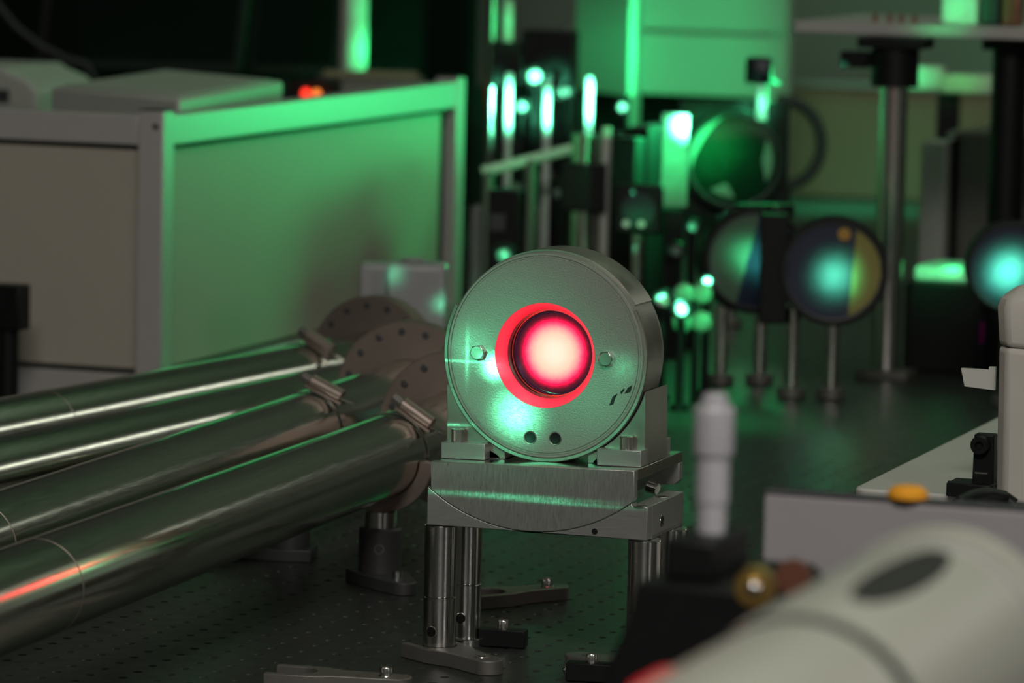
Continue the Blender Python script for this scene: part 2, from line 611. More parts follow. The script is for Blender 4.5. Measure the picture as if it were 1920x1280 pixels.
poly = [(XL, ZT), (XR, ZT), (XR, ZC - math.sqrt(RA ** 2 - (XR - XC) ** 2) + .0012)] + arc(XC, ZC, RA - 0.0005, XR - .001, XL + .0005)
B(TM).prism(poly, (0, 0, 0), (1, 0, 0), (0, 0, 1), (0, 1, 0), YS - 0.0002, YS + 0.0075).obj('upper_front_plate', M['aluFace'], gon, bevel=0.0004)
B(TM).span(XL + .0002, XR - .0002, YS + 0.0078, 0.2665, ZT - 0.0075, ZT - 0.0001).obj('top_plate', M['steel'], gon, bevel=0.0004)
b = B(TM)
b.prism([(XR, ZT - .0078), (XR, ZT - .0200), (XR - .004, ZT - .0235), (XR - .05, ZT - .0235), (XR - .05, ZT - .0078)],
        (0, 0, 0), (1, 0, 0), (0, 0, 1), (0, 1, 0), 0.258, 0.2664)
b.obj('upper_back_plate', M['alu'], gon, bevel=0.0003)
B(TM).span(XL, XL + .05, 0.258, 0.2664, ZT - .0235, ZT - .0078).obj('upper_back_plate', M['alu'], gon, bevel=0.0003)
b = B(TM)
b.prism([(XR - .004, ZT - .0078), (XR - .022, ZT - .021), (XR - .024, ZT - .026), (XL + .024, ZT - .026), (XL + .022, ZT - .021), (XL + .004, ZT - .0078)],
        (0, 0, 0), (1, 0, 0), (0, 0, 1), (0, 1, 0), YS + .008, 0.2575)
b.obj('dovetail_slide', M['steel'], gon, bevel=0.0003)
B(TM).cyl((XR - .010, 0.214, ZT - .019), (XR - .002, 0.213, ZT - .0212), 0.0042, n=18).obj('lock_screw', M['steel'], gon, bevel=0.0004)
for (px, py) in ((1192, 948), (1241, 931)):
    p = onz(px, py, 0.1217)
    B().lathe([(0.0024, 0.0), (0.0024, 0.0003), (0.0046, 0.0005), (0.0050, 0.0003), (0.0050, 0.0)], (XR2 - .0062, p.y, 0.1215), n=24).obj('counterbore', M['steel'], gon)
    B().cyl((XR2 - .0062, p.y, 0.1216), (XR2 - .0062, p.y, 0.12185), 0.0025, n=20).obj('bore', M['hole'], gon)
sh = B().lathe([(0.0028, 0), (0.0028, .0003), (0.0042, 0.0003), (0.0044, 0)], (XR2, 0.186, 0.1075), (1, 0, 0), n=24).obj('side_hole', M['steel'], gon)
B().cyl((XR2 - .0001, 0.186, 0.1075), (XR2 + .0002, 0.186, 0.1075), 0.0029, n=20).obj('bore', M['hole'], sh)
p = ony(1115, 996, YS)
B().cyl((p.x, YS - .0003, p.z), (p.x, YS + .001, p.z), 0.0022, n=18).obj('dowel_hole', M['hole'], gon)

# ------------------------------------------------------------------ crystal holder: thick steel disc with a fluorescing crystal
YD = 0.1760
hold = thing('crystal_holder', 'thick round steel holder with a glowing red crystal in its bore', 'optic mount', (XC, YD, ZT))
HM = TM
AX = (0, 1, 0)
c0 = (XC, YD, ZC)
UPV = (1, 0, 0)


def hl(r, a, v=0.0):                           # point on the disc face, angle from +X towards +Z
    return Vector((XC + r * math.cos(a), YD + v, ZC + r * math.sin(a)))


body = B(HM).lathe([(0.0370, 0.0), (0.0690, 0.0), (0.0694, 0.0010), (0.0704, 0.0010), (0.0708, 0.0002), (0.0722, 0.0003), (0.0730, 0.0012),
                    (0.0730, 0.0475), (0.0722, 0.0485), (0.0320, 0.0485), (0.0320, 0.0118)], c0, AX, n=128, closed=True)
body.obj('disc_body', M['blasted'], hold, angle=25)
# raised collar round the lower two thirds of the rim; in the frame (up=+X, axis=+Y) angles run from +X towards -Z
B(HM).lathe([(0.0731, 0.0006), (0.0752, 0.0004), (0.0758, 0.0012), (0.0758, 0.036), (0.0752, 0.0368), (0.0731, 0.0368)], c0, AX, n=96,
            a0=-R(27), a1=R(180 + 27), closed=True, up=UPV).obj('rim_collar', M['ring'], hold)
B(HM).lathe([(0.0731, 0.0100), (0.0742, 0.0100), (0.0742, 0.0470), (0.0731, 0.0470)], c0, AX, n=64,
            a0=R(180 + 30), a1=R(360 - 30), closed=True, up=UPV).obj('upper_band', M['ring'], hold)
B(HM).lathe([(0.0371, -0.0002), (0.0318, 0.0115), (0.0318, 0.0122), (0.0376, 0.0004)], c0, AX, n=96, closed=True).obj('bore_cone', M['cone'], hold)
B(HM).lathe([(0.0319, 0.0122), (0.0306, 0.0140), (0.0306, 0.0160), (0.0315, 0.0164), (0.0315, 0.0235), (0.0319, 0.0235)], c0, AX, n=96, closed=True).obj('bore_sleeve', M['boreDark'], hold)
B(HM).lathe([(0.0303, 0.0195), (0.0309, 0.0188), (0.0314, 0.0195), (0.0309, 0.0202)], c0, AX, n=96, closed=True).obj('retaining_ring', M['copper'], hold)
cr = B().lathe([(0.0, -0.0006), (0.0100, -0.0005), (0.0200, -0.0003), (0.0305, 0.0), (0.0308, 0.0008), (0.0308, 0.012), (0.0, 0.012)], (0, 0, 0), AX, n=96)
cro = cr.obj('laser_crystal', M['crystal'], hold, world=False)
cro.location = Vector((XC, YD + 0.0222, ZC)) - hold.location
cro['label'] = 'glowing red and white laser crystal'


def onface(px, py, Y=YD):
    p = ony(px, py, Y)
    q = TM.inverted() @ p
    return Vector((q.x, Y, q.z))


for (px, py) in ((898, 660), (1138, 672)):
    p = onface(px, py)
    hexa = [(0.0058 * math.cos(R(60 * k + 8)), 0.0058 * math.sin(R(60 * k + 8))) for k in range(6)]
    hb = B(HM).prism(hexa, p, (1, 0, 0), (0, 0, 1), (0, -1, 0), 0.0, 0.0042).obj('hex_bolt', M['steel'], hold, bevel=0.0005)
    B(HM).cyl(p - Vector((0, 0.0040, 0)), p - Vector((0, 0.0046, 0)), 0.0047, 0.0044, n=24).obj('bolt_face', M['ring'], hb)
for (px, py) in ((994, 820), (1041, 822)):
    p = onface(px, py)
    th = B(HM).lathe([(0.0040, -0.0002), (0.0046, -0.0004), (0.0050, 0.0)], p, AX, n=28).obj('threaded_hole', M['ring'], hold)
    B(HM).lathe([(0.0041, -0.0003), (0.0036, -0.0001), (0, -0.0001)], p, AX, n=28).obj('bore', M['hole'], th)
for pts in (((1142, 760), (1149, 743), (1156, 739), (1150, 758)), ((1153, 742), (1158, 737), (1157, 741), (1152, 746)),
            ((1171, 738), (1177, 727), (1186, 721), (1182, 735)), ((1163, 735), (1170, 727), (1171, 731), (1165, 739))):
    vs = [onface(*q) for q in pts]
    B(HM).prism([((q.x - XC), (q.z - ZC)) for q in vs], (XC, YD, ZC), (1, 0, 0), (0, 0, 1), (0, -1, 0), 0.00005, 0.0002).obj('ink_mark', M['ink'], hold)

# side brackets: foot in front, upright cheek hugging the disc
FY0, CY0, CY1 = 0.1690, 0.1800, 0.2330
for side in (-1, 1):
    xo = ony(835, 790, CY0).x if side < 0 else ony(1207, 790, CY0).x
    br = B(HM)
    top = ZC - 0.0235
    rr = 0.0766
    a_top = math.asin((ZC - top) / rr)
    arcpts = []
    for k in range(15):
        a = a_top + (R(66) - a_top) * k / 14
        arcpts.append((XC + side * rr * math.cos(a), ZC - rr * math.sin(a)))
    poly = [(xo, ZT + .0002), (xo, top)] + arcpts + [(arcpts[-1][0], ZT + .0002)]
    bo = br.prism(poly, (0, 0, 0), (1, 0, 0), (0, 0, 1), (0, 1, 0), CY0, CY1).obj('bracket_cheek', M['ring'], hold, bevel=0.0004)
    x0, x1 = (ony(823, 845, FY0).x, ony(905, 850, FY0).x) if side < 0 else (ony(1115, 860, FY0).x, ony(1198, 862, FY0).x)
    B(HM).span(x0, x1, FY0, CY0 + .004, ZT + .0001, ZT + .0118).obj('bracket_foot', M['alu'], hold, bevel=0.0005)
    B(HM).span(x0 + .004, x1 - .004, CY1 + .0005, 0.252, ZT + .0001, ZT + .0118).obj('bracket_foot', M['alu'], hold, bevel=0.0005)
    sx, sy = (858, 826) if side < 0 else (1174, 841)
    p = TM.inverted() @ ony(sx, sy, FY0 + .006)
    so = B(HM).lathe([(0.0, .0065), (0.0020, .0065), (0.0022, .0090), (0.0043, .0090), (0.0048, .0085), (0.0048, .0001)],
                     (p.x, FY0 + .0066, ZT + .0118), (0, 0, 1), n=28).obj('socket_screw', M['ring'], hold)
    # lower inner wedge under the disc
    B(HM).prism([(XC + side * .034, ZT + .0002), (XC + side * .050, ZT + .0002), (XC + side * .050, ZT + .0098), (XC + side * .037, ZT + .0030)],
                (0, 0, 0), (1, 0, 0), (0, 0, 1), (0, 1, 0), CY0, CY1 - .002).obj('inner_wedge', M['greySteel'], hold)

# ------------------------------------------------------------------ pedestal posts
LFx, LFy = 0.2224, 0.1632
RFx, RFy = 0.3738, 0.1640
RP = 0.0118


def make_post():
    t = thing('pedestal_post', '', 'post', (LFx, LFy, 0), 0, 'steel pedestal posts under the goniometer')
    B().lathe([(0, 0), (.0150, 0), (.0155, .0006), (.0155, .0060), (.0150, .0066), (RP, .0066), (RP, .0070)], n=40).obj('base_flange', M['steel'], t, world=False)
    lo = B().lathe([(0, .0067), (RP, .0067), (RP, .0452), (RP - .0006, .0458), (0, .0458)], n=48).obj('lower_pillar', M['pillar'], t, world=False)
    B().lathe([(0, .0459), (RP - .0006, .0459), (RP, .0464), (RP, .0965), (RP - .0006, .0974), (0, .0974)], n=48).obj('upper_pillar', M['pillar'], t, world=False)
    a = R(-98)
    d = Vector((math.cos(a), math.sin(a), 0))
    c = d * RP + Vector((0, 0, .0215))
    h = B().cyl(c - d * .0010, c + d * .0002, .0036, n=22).obj('tommy_hole', M['hole'], t, world=False)
    B().lathe([(.0036, -.0004), (.0041, .0001), (.0036, .0003)], c, d, n=22).obj('hole_edge', M['steel'], h, world=False)
    return t


post = make_post()
post['label'] = 'two-piece steel post at the front left corner of the goniometer'
copy_thing(post, (0.2190, 0.2260, 0), R(14), 'steel post at the rear left corner of the goniometer, partly behind another post')
copy_thing(post, (RFx, RFy, 0), R(6), 'steel post at the front right corner of the goniometer')
copy_thing(post, (0.3745, 0.2240, 0), R(10), 'steel post at the rear right corner of the goniometer behind a black stage')


# ------------------------------------------------------------------ clamping forks
def make_fork(name, label, loc, rz, m, screw=True, L=0.070):
    t = thing(name, label, 'clamp', loc, rz, 'clamping forks on the table')
    h = 0.0105
    out = [(-.020, .0195), (.012, .0185), (.030, .012)]
    nose = [(L - .011 + .011 * math.cos(a), .011 * math.sin(a)) for a in [R(75 - 150 * k / 12) for k in range(13)]]
    out += nose + [(.030, -.012), (.012, -.0185), (-.020, -.0195), (-.020, -.0130), (0.0, -.0130)]
    inner = [(.0130 * math.cos(a), .0130 * math.sin(a)) for a in [R(-80 + 160 * k / 12) for k in range(13)]]
    out += inner + [(0.0, .0130), (-.020, .0130)]
    B().prism(out, (0, 0, 0), (1, 0, 0), (0, 1, 0), (0, 0, 1), 0.0, h).obj('fork_body', m, t, world=False, bevel=.0008)
    ring = B().lathe([(.0030, h - .0002), (.0030, h + .0006), (.0052, h + .0006), (.0055, h)], (L - .018, 0, 0), n=24).obj('slot_washer', M['steel'], t, world=False)
    if screw:
        B().lathe([(0, h + .004), (.0022, h + .004), (.0024, h + .0062), (.0042, h + .0062), (.0045, h + .0056), (.0045, h)], (L - .018, 0, 0), n=24).obj('socket_screw', M['steel'], t, world=False)
    else:
        B().cyl((L - .018, 0, h + .0001), (L - .018, 0, h + .0004), .0031, n=20).obj('screw_bore', M['hole'], t, world=False)
    return t


make_fork('clamping_fork', 'grey steel clamping fork gripping the front left post', (LFx, LFy, 0), R(-36), M['greySteel'], screw=False, L=.072)
make_fork('clamping_fork', 'grey clamping fork on the table behind the posts, pointing away', onz(915, 1133), R(52), M['greySteel'], L=.072)
make_fork('clamping_fork', 'grey clamping fork beside the front right post', (RFx, RFy, 0), R(170), M['greySteel'], screw=False, L=.060)
make_fork('clamping_fork', 'grey clamping fork cut off by the lower picture edge', onz(560, 1284), R(6), M['greySteel'], L=.080)


# ------------------------------------------------------------------ small black toe clamps with ball end and socket screw
def make_toe(label, loc, rz):
    t = thing('toe_clamp', label, 'clamp', loc, rz, 'small black toe clamps')
    B().box((0, 0, .0070), (.034, .0135, .0125)).obj('clamp_bar', M['black'], t, world=False, bevel=.0006)
    B().box((0.001, 0, .01335), (.024, .0052, .0003)).obj('slot', M['hole'], t, world=False)
    bs = B().sphere((-.0175, 0, .0075), .0030).obj('ball_end', M['steel'], t, world=False)
    B().lathe([(.0030, 0), (.0042, .0), (.0042, .0012), (.0030, .0012)], (-.0166, 0, .0075), (-1, 0, 0), n=20, closed=True).obj('ball_seat', M['greySteel'], bs, world=False)
    B().lathe([(0, .0170), (.0021, .0170), (.0023, .0196), (.0039, .0196), (.0042, .0190), (.0042, .0132)], n=24).obj('socket_screw', M['steel'], t, world=False)
    return t


make_toe('black toe clamp with steel ball end behind the front left post', onz(943, 1212), R(8))
make_toe('black toe clamp with socket screw at the lower picture edge', onz(1108, 1277), R(10))

# ------------------------------------------------------------------ stainless vacuum tubes
ZTUBE, RTUBE = 0.100, 0.0318
TUBES = [(0.0834, 92.15, -0.62, 0.66), (-0.0208, 92.42, -0.62, 0.86), (-0.2400, 85.11, -0.62, 0.93), (-0.3399, 82.89, -0.62, 1.16)]
TZ = [0.100, 0.100, 0.080, 0.090]
TL = ['nearest steel vacuum tube with a hose clamp and red glint along it',
      'second steel vacuum tube from the front with a hose clamp on it',
      'third steel vacuum tube from the front, passing behind a round flange',
      'farthest steel vacuum tube, lying along the cream enclosure']


def tframe(i):
    X0, a, t0, t1 = TUBES[i]
    A = Vector((math.cos(R(a)), math.sin(R(a)), 0))
    return Vector((X0, 0, TZ[i])), A, Vector((A.y, -A.x, 0))       # origin, axis, right side vector


def tube_thing(i, seams, band_t, flange_t):
    O, A, Bv = tframe(i)
    t0, t1 = TUBES[i][2:]
    th = thing('vacuum_tube', TL[i], 'tube', O + A * 0.2 - Vector((0, 0, RTUBE)), 0, 'steel vacuum tubes')
    b = B().lathe([(RTUBE - .002, t0), (RTUBE, t0), (RTUBE, t1), (RTUBE - .002, t1)], O, A, n=96, closed=True)
    b.obj('tube_wall', M['tube'], th)
    for s in seams:
        B().lathe([(RTUBE - .0005, s - .0010), (RTUBE + .00025, s - .0005), (RTUBE + .00025, s + .0005), (RTUBE - .0005, s + .0010)], O, A, n=64).obj('weld_seam', M['flange'], th)
    if flange_t:
        fl = B().lathe([(RTUBE + .0003, 0), (.0645, 0), (.0652, .0008), (.0652, .0170), (.0645, .0178), (RTUBE + .0003, .0178)], O + A * flange_t, A, n=96, closed=True).obj('flange', M['flange'], th)
        nb = 16
        for k in range(nb):
            a = 2 * PI * (k + .25) / nb
            c = O + A * flange_t + (Bv * math.cos(a) + Vector((0, 0, 1)) * math.sin(a)) * .0560
            B().lathe([(0, -.0012), (.0014, -.0012), (.0016, -.0002), (.0030, -.0002), (.0034, 0)], c, A, n=16).obj('bolt_hole', M['darkSteel'], fl)
    return th, O, A, Bv


def band(th, O, A, Bv, t, ang, r=RTUBE + .0006):
    """worm-drive hose clamp: strap round the tube, slotted housing, screw head"""
    bd = B().lathe([(r, t - .0055), (r + .0008, t - .0055), (r + .0008, t + .0055), (r, t + .0055)], O, A, n=72, closed=True).obj('hose_clamp', M['tube'], th)
    n = Bv * math.cos(ang) + Vector((0, 0, 1)) * math.sin(ang)
    tg = Bv * math.sin(ang) - Vector((0, 0, 1)) * math.cos(ang)
    c = O + A * t + n * (r + .0062)
    B().cyl(c - tg * .014, c + tg * .015, .0062, n=22).obj('screw_housing', M['flange'], bd, bevel=.0006)
    B().prism([(-.0075, -.016), (.0075, -.016), (.0075, .018), (-.0075, .018)], O + A * t + n * (r + .0008), A, tg, n, 0, .0022).obj('saddle_plate', M['flange'], bd, bevel=.0004)
    B().cyl(c - tg * .023, c - tg * .0142, .0044, n=6).obj('screw_head', M['greySteel'], bd, bevel=.0004)
    pts = [O + A * (t + .001) + (Bv * math.cos(ang - R(12 + 5 * k)) + Vector((0, 0, 1)) * math.sin(ang - R(12 + 5 * k))) * (r + .0015 + .0030 * k) for k in range(6)]
    bb = B()
    for q, w in zip(pts, pts[1:]):
        m_ = (q + w) / 2
        d_ = (w - q)
        ux = d_.normalized()
        uz = ux.cross(A)
        bb.prism([(-d_.length / 2, -.0045), (d_.length / 2, -.0045), (d_.length / 2, .0045), (-d_.length / 2, .0045)], m_, ux, A, uz, -.0004, .0004)
    bb.obj('strap_tail', M['tube'], bd)


t1, O1, A1, B1 = tube_thing(0, (-0.23,), .40, .640)
band(t1, O1, A1, B1, 0.478, R(58))
t2, O2, A2, B2 = tube_thing(1, (-0.10,), .60, .840)
band(t2, O2, A2, B2, 0.578, R(66))
t3, O3, A3, B3 = tube_thing(2, (0.22,), None, None)
t4, O4, A4, B4 = tube_thing(3, (0.56,), .8, 1.135)
band(t4, O4, A4, B4, 1.000, R(62))


# tube supports: saddle plate + post in a dark holder + clamping fork
def support(i, t, label, rz, hz=0.045):
    O, A, Bv = tframe(i)
    p = O + A * t
    th = thing('tube_support', label, 'post holder', (p.x, p.y, 0), rz, 'tube supports')
    rl = .0432
    pts = [(rl * math.cos(a), rl * math.sin(a)) for a in [R(-178 + 176 * k / 28) for k in range(29)]]
    ins = [((RTUBE + .0006) * math.cos(a), (RTUBE + .0006) * math.sin(a)) for a in [R(-2 - 176 * k / 28) for k in range(29)]]
    B().prism(pts + ins, p, Bv, (0, 0, 1), A, -.004, .006).obj('saddle', M['flange'], th, bevel=.0005)
    b = B().lathe([(0, hz - .01), (.0125, hz - .01), (.0125, ZTUBE - .0425), (0, ZTUBE - .0425)], (p.x, p.y, 0), n=36)
    b.obj('post', M['pillar'], th)
    hd = B().lathe([(0, .0002), (.0168, .0002), (.0168, hz - .0016), (.0155, hz), (.0130, hz), (.0128, hz - .004), (0, hz - .004)], (p.x, p.y, 0), n=40).obj('holder', M['darkSteel'], th)
    a = R(-72)
    d = Vector((math.cos(a), math.sin(a), 0))
    c = Vector((p.x, p.y, hz * .66)) + d * .0168
    B().lathe([(0, -.0006), (.0028, -.0006), (.0030, .0004), (.0040, .0004), (.0044, -.0004)], c, d, n=20).obj('set_screw', M['greySteel'], hd)
    h = .0100
    L = .062
    out = [(-.020, .021), (.010, .020)] + [(L - .010 + .010 * math.cos(q), .010 * math.sin(q)) for q in [R(75 - 150 * k / 10) for k in range(11)]] + [(.010, -.020), (-.020, -.021)]
    fk = B().prism(out, (0, 0, 0), (1, 0, 0), (0, 1, 0), (0, 0, 1), 0.0, h).obj('fork_base', M['darkSteel'], th, world=False, bevel=.0008)
    B().lathe([(0, h + .003), (.0020, h + .003), (.0022, h + .0055), (.0040, h + .0055), (.0042, h)], (L - .024, 0, 0), n=20).obj('socket_screw', M['steel'], fk, world=False)
    return th


support(0, 0.455, 'dark post holder with clear steel post under the nearest tube', R(-48))
support(1, 0.540, 'dark post holder with long foot under the second tube', R(-166))

# ------------------------------------------------------------------ cream enclosure with aluminium frame (left)
EX, EY0, EY1, EZ, FR = -0.535, 1.400, 2.315, 0.3005, 0.0285
EXL = -1.75
enc = thing('beam_enclosure', 'cream panelled enclosure with aluminium frame behind the tubes, one side lit green', 'enclosure', ((EX + EXL) / 2, 1.85, 0))
for (x, y) in ((EX, EY0), (EX, EY1), (EXL + FR, EY0)):
    y0 = y if y == EY0 else y - FR
    po_ = B().span(x - FR, x, y0, y0 + FR, 0.0005, EZ + .003).obj('corner_post', M['alFrame'], enc, bevel=.0015)
    B().span(x - FR + .001, x - .001, y0 + .001, y0 + FR - .001, EZ + .003, EZ + .0045).obj('end_cap', M['seal'], po_)
    if x == EX and y == EY0:
        B().cyl((x - .009, y0 - .0003, EZ - .013), (x - .009, y0 + .001, EZ - .013), .0032, n=16).obj('bolt_hole', M['hole'], po_)
for (z0, z1) in ((0.0005, 0.0305), (EZ - .0325, EZ - .002)):
    B().span(EXL + FR, EX - FR - .0006, EY0 + .0012, EY0 + FR - .002, z0, z1).obj('front_rail', M['alFrame'], enc, bevel=.001)
    B().span(EX - FR + .002, EX - .0012, EY0 + FR + .0006, EY1 - FR - .0006, z0, z1).obj('side_rail', M['alFrame'], enc, bevel=.001)
B().span(EXL + FR, EX - FR - .004, EY0 + .010, EY0 + .014, .0365, EZ - .0385).obj('front_panel', M['panel'], enc)
B().span(EX - .014, EX - .010, EY0 + FR + .001, EY1 - FR - .032, .0365, EZ - .0385).obj('side_panel', M['panel'], enc)
b = B()
b.span(EXL + FR, EX - FR - .0005, EY0 + .015, EY0 + .018, .030, EZ - .032)
b.span(EX - .019, EX - .0155, EY0 + FR, EY1 - FR, .030, EZ - .032)
b.obj('seal_backing', M['seal'], enc)

# ------------------------------------------------------------------ things behind the enclosure (upper left)
bx = thing('instrument_case', 'low pale instrument case with angled lid behind the enclosure', 'instrument', (-0.86, 1.9, 0))
zt = 0.312
q = [onz(96, 163, zt), onz(336, 184, zt), onz(531, 152, zt), onz(309, 131, zt)]
cx_ = sum((p.x for p in q)) / 4
cy_ = sum((p.y for p in q)) / 4
bb = B()
poly = [(p.x, p.y) for p in q]
bb.prism(poly, (0, 0, 0), (1, 0, 0), (0, 1, 0), (0, 0, 1), 0.0005, zt)
bb.obj('case_body', M['greyWhite'], bx, bevel=.004)
lp = [(cx_ + (p.x - cx_) * .9, cy_ + (p.y - cy_) * .9) for p in q]
B().prism(lp, (0, 0, 0), (1, 0, 0), (0, 1, 0), (0, 0, 1), zt, zt + .002).obj('lid', M['greyWhite'], bx, bevel=.001)

p = atd(30, 165, 5.4)
ins = thing('desk_instrument', 'dull pale moulded instrument at the left picture edge behind the enclosure', 'instrument', (p.x, p.y, 0))
zz = atd(30, 122, 5.4).z
B().prism([(-.14, .0005), (.052, .0005), (.052, zz - .028), (.040, zz - .016), (.012, zz - .006), (.004, zz), (-.14, zz)], (p.x, p.y, 0), (1, 0, 0), (0, 0, 1), (0, 1, 0), -.05, .12).obj('housing', M['greyWhite'], ins, bevel=.004)
B().box((p.x - .02, p.y - .0505, zz - .035), (.07, .003, .016)).obj('recess', M['darkSteel'], ins)


def monitor(label, x0, x1, ytop, ybot, d, lean, tilt=0.0):
    a, b_ = atd(x0, ybot, d), atd(x1, ybot, d)
    zb_, zt_ = a.z, atd(x0, ytop, d).z
    c = (a + b_) / 2
    t = thing('monitor', label, 'monitor', (c.x, c.y, 0))
    w = (b_ - a).length
    U = (b_ - a)
    U.z = 0
    U.normalize()
    N = Vector((-U.y, U.x, 0))
    h = zt_ - zb_
    Vv = (Vector((0, 0, 1)) + U * lean).normalized()
    o = Vector((c.x, c.y, zb_))
    B().prism([(-w / 2, 0), (w / 2, 0), (w / 2, h), (-w / 2, h)], o, U, Vv, N, 0, .03).obj('casing', M['black'], t, bevel=.003)
    B().prism([(-w / 2 + .012, .014), (w / 2 - .012, .014), (w / 2 - .012, h - .012), (-w / 2 + .012, h - .012)], o, U, Vv, N, -.0015, -.0001).obj('screen', M['blackMatt'], t)
    B().box((c.x + N.x * .045, c.y + N.y * .045, zb_ / 2 + .02), (.05, .03, zb_ + .03), math.atan2(U.y, U.x)).obj('stand', M['black'], t, bevel=.002)
    B().box((c.x + N.x * .045, c.y + N.y * .045, .006), (.22, .16, .011), math.atan2(U.y, U.x)).obj('foot', M['black'], t, bevel=.003)
    return t


monitor('large black monitor leaning behind the pale instrument case', 65, 452, -160, 128, 6.6, .10)
monitor('second black monitor right of the larger one', 462, 636, -160, 138, 6.9, .06)
p = atd(110, 40, 6.3)
tag(B().path([atd(-20, -10, 6.3), atd(30, 50, 6.3), atd(75, 85, 6.3), atd(125, 110, 6.3), atd(160, 118, 6.3), atd(180, 150, 6.3), Vector((atd(180, 150, 6.3).x, atd(180, 150, 6.3).y, .02))], .004).obj('cable', M['darkSteel']), 'thin dark cable crossing the large monitor', 'cable')
# indicator box
d = 5.9
p = atd(575, 175, d)
ib = thing('indicator_box', 'small black box with lit red and orange lamps above the enclosure edge', 'control box', (p.x, p.y, 0))
B().box((p.x, p.y + .03, (atd(575, 150, d).z) / 2), (.062, .05, atd(575, 150, d).z - .001), R(10)).obj('box', M['black'], ib, bevel=.002)
B().cyl(atd(574, 175, d - .02), atd(574, 175, d + .02), S(d) * 9, n=20).obj('red_lamp', M['ledRed'], ib)
B().cyl(atd(594, 175, d - .02), atd(594, 175, d + .02), S(d) * 8, n=20).obj('orange_lamp', M['ledOrange'], ib)
# low brown tray
a, b_ = atd(600, 160, 6.1), atd(790, 152, 6.1)
c = (a + b_) / 2
tr = thing('component_tray', 'low brownish tray behind the green lit enclosure rail', 'tray', (c.x, c.y, 0))
zz = atd(660, 142, 6.1).z
B().box((c.x, c.y, zz / 2), (.15, .10, zz - .001), R(20)).obj('tray_body', M['greySteel'], tr, bevel=.004)
B().box((c.x, c.y, zz + .003), (.13, .08, .006), R(20)).obj('tray_cover', M['beige'], tr, bevel=.002)
q0, q1 = atd(-60, 100, 7.6), atd(690, 100, 7.6)
tag(B().prism([(q0.x - .3, q0.y), (q1.x, q1.y), (q1.x, q1.y + .02), (q0.x - .3, q0.y + .02)], (0, 0, 0), (1, 0, 0), (0, 1, 0), (0, 0, 1), .0005, .95).obj('blackout_board', M['blackMatt']),
    'wide black blackout board behind the monitors at the upper left', 'board')
# pale upright pipe, green on one side
d = 6.3
p = atd(662, 120, d)
pp = thing('upright_pipe', 'pale upright pipe at the top, bright green along its right side', 'pipe', (p.x, p.y, 0))
B().cyl((p.x, p.y, .01), (p.x, p.y, .75), S(d) * 26, n=40).obj('pipe', M['whitePlastic'], pp)
B().cyl((p.x, p.y, .0005), (p.x, p.y, .012), S(d) * 44, n=40).obj('foot_flange', M['greySteel'], pp, bevel=.001)
beam('beam_on_pipe', (p.x + .55, p.y - .12, .52), (p.x, p.y, atd(668, 105, d).z), .024, 1.8, GREEN)
beam('glow_on_pipe', (p.x + .55, p.y - .12, .52), (p.x, p.y, atd(668, 30, d).z), .06, .55, GREEN)

# ------------------------------------------------------------------ black post holder at the left edge
p = onz(14, 770)
bh = thing('post_holder', 'black post holder with wide cap at the left picture edge', 'post holder', (p.x, p.y, 0))
d = (p - CAM).dot(FW)
s = S(d)
za, zc = atd(14, 616, d).z, atd(14, 530, d).z
B().cyl((p.x, p.y, .008), (p.x, p.y, za), s * 20, n=28).obj('post', M['black'], bh)
B().box((p.x + s * 2, p.y, (za + zc) / 2), (s * 64, s * 50, zc - za), 0).obj('cap', M['black'], bh, bevel=.002)
B().cyl((p.x, p.y, .0005), (p.x, p.y, .008), s * 34, n=28).obj('base', M['black'], bh, bevel=.001)

# ------------------------------------------------------------------ white plastic container behind the flanges
d = 4.35
p = atd(745, 600, d)
s = S(d)
wc = thing('plastic_container', 'white plastic container behind the tube flanges with green laser flecks', 'container', (p.x, p.y, 0))
zt = atd(780, 488, d).z
B().box((p.x + s * 38, p.y, zt / 2), (s * 112, s * 90, zt - .001), R(18)).obj('large_body', M['milky'], wc, bevel=.006, seg=3)
B().box((p.x - s * 52, p.y + .015, zt / 2 - s * 4), (s * 66, s * 70, zt - s * 9), R(18)).obj('small_body', M['milky'], wc, bevel=.005, seg=3)
B().cyl((p.x + s * 30, p.y, zt), (p.x + s * 30, p.y, zt + s * 6), s * 24, n=28).obj('screw_lid', M['milky'], wc, bevel=.001)
tg = atd(738, 515, d - .03)
beam('beam_on_container', (tg.x + .10, tg.y - .9, .42), tg, .010, .45, TEAL)
tg = atd(826, 570, d - .03)
beam('beam_on_container_edge', (tg.x + .5, tg.y - .5, .40), tg, .008, .7, TEAL)
tg = onz(0, 0)


# ------------------------------------------------------------------ optics beyond the holder
def base_plate(t, x, y, w, l, h, rz, m='darkSteel'):
    return B().box((x, y, h / 2 + .0003), (w, l, h), rz).obj('base_plate', M[m], t, bevel=.001)


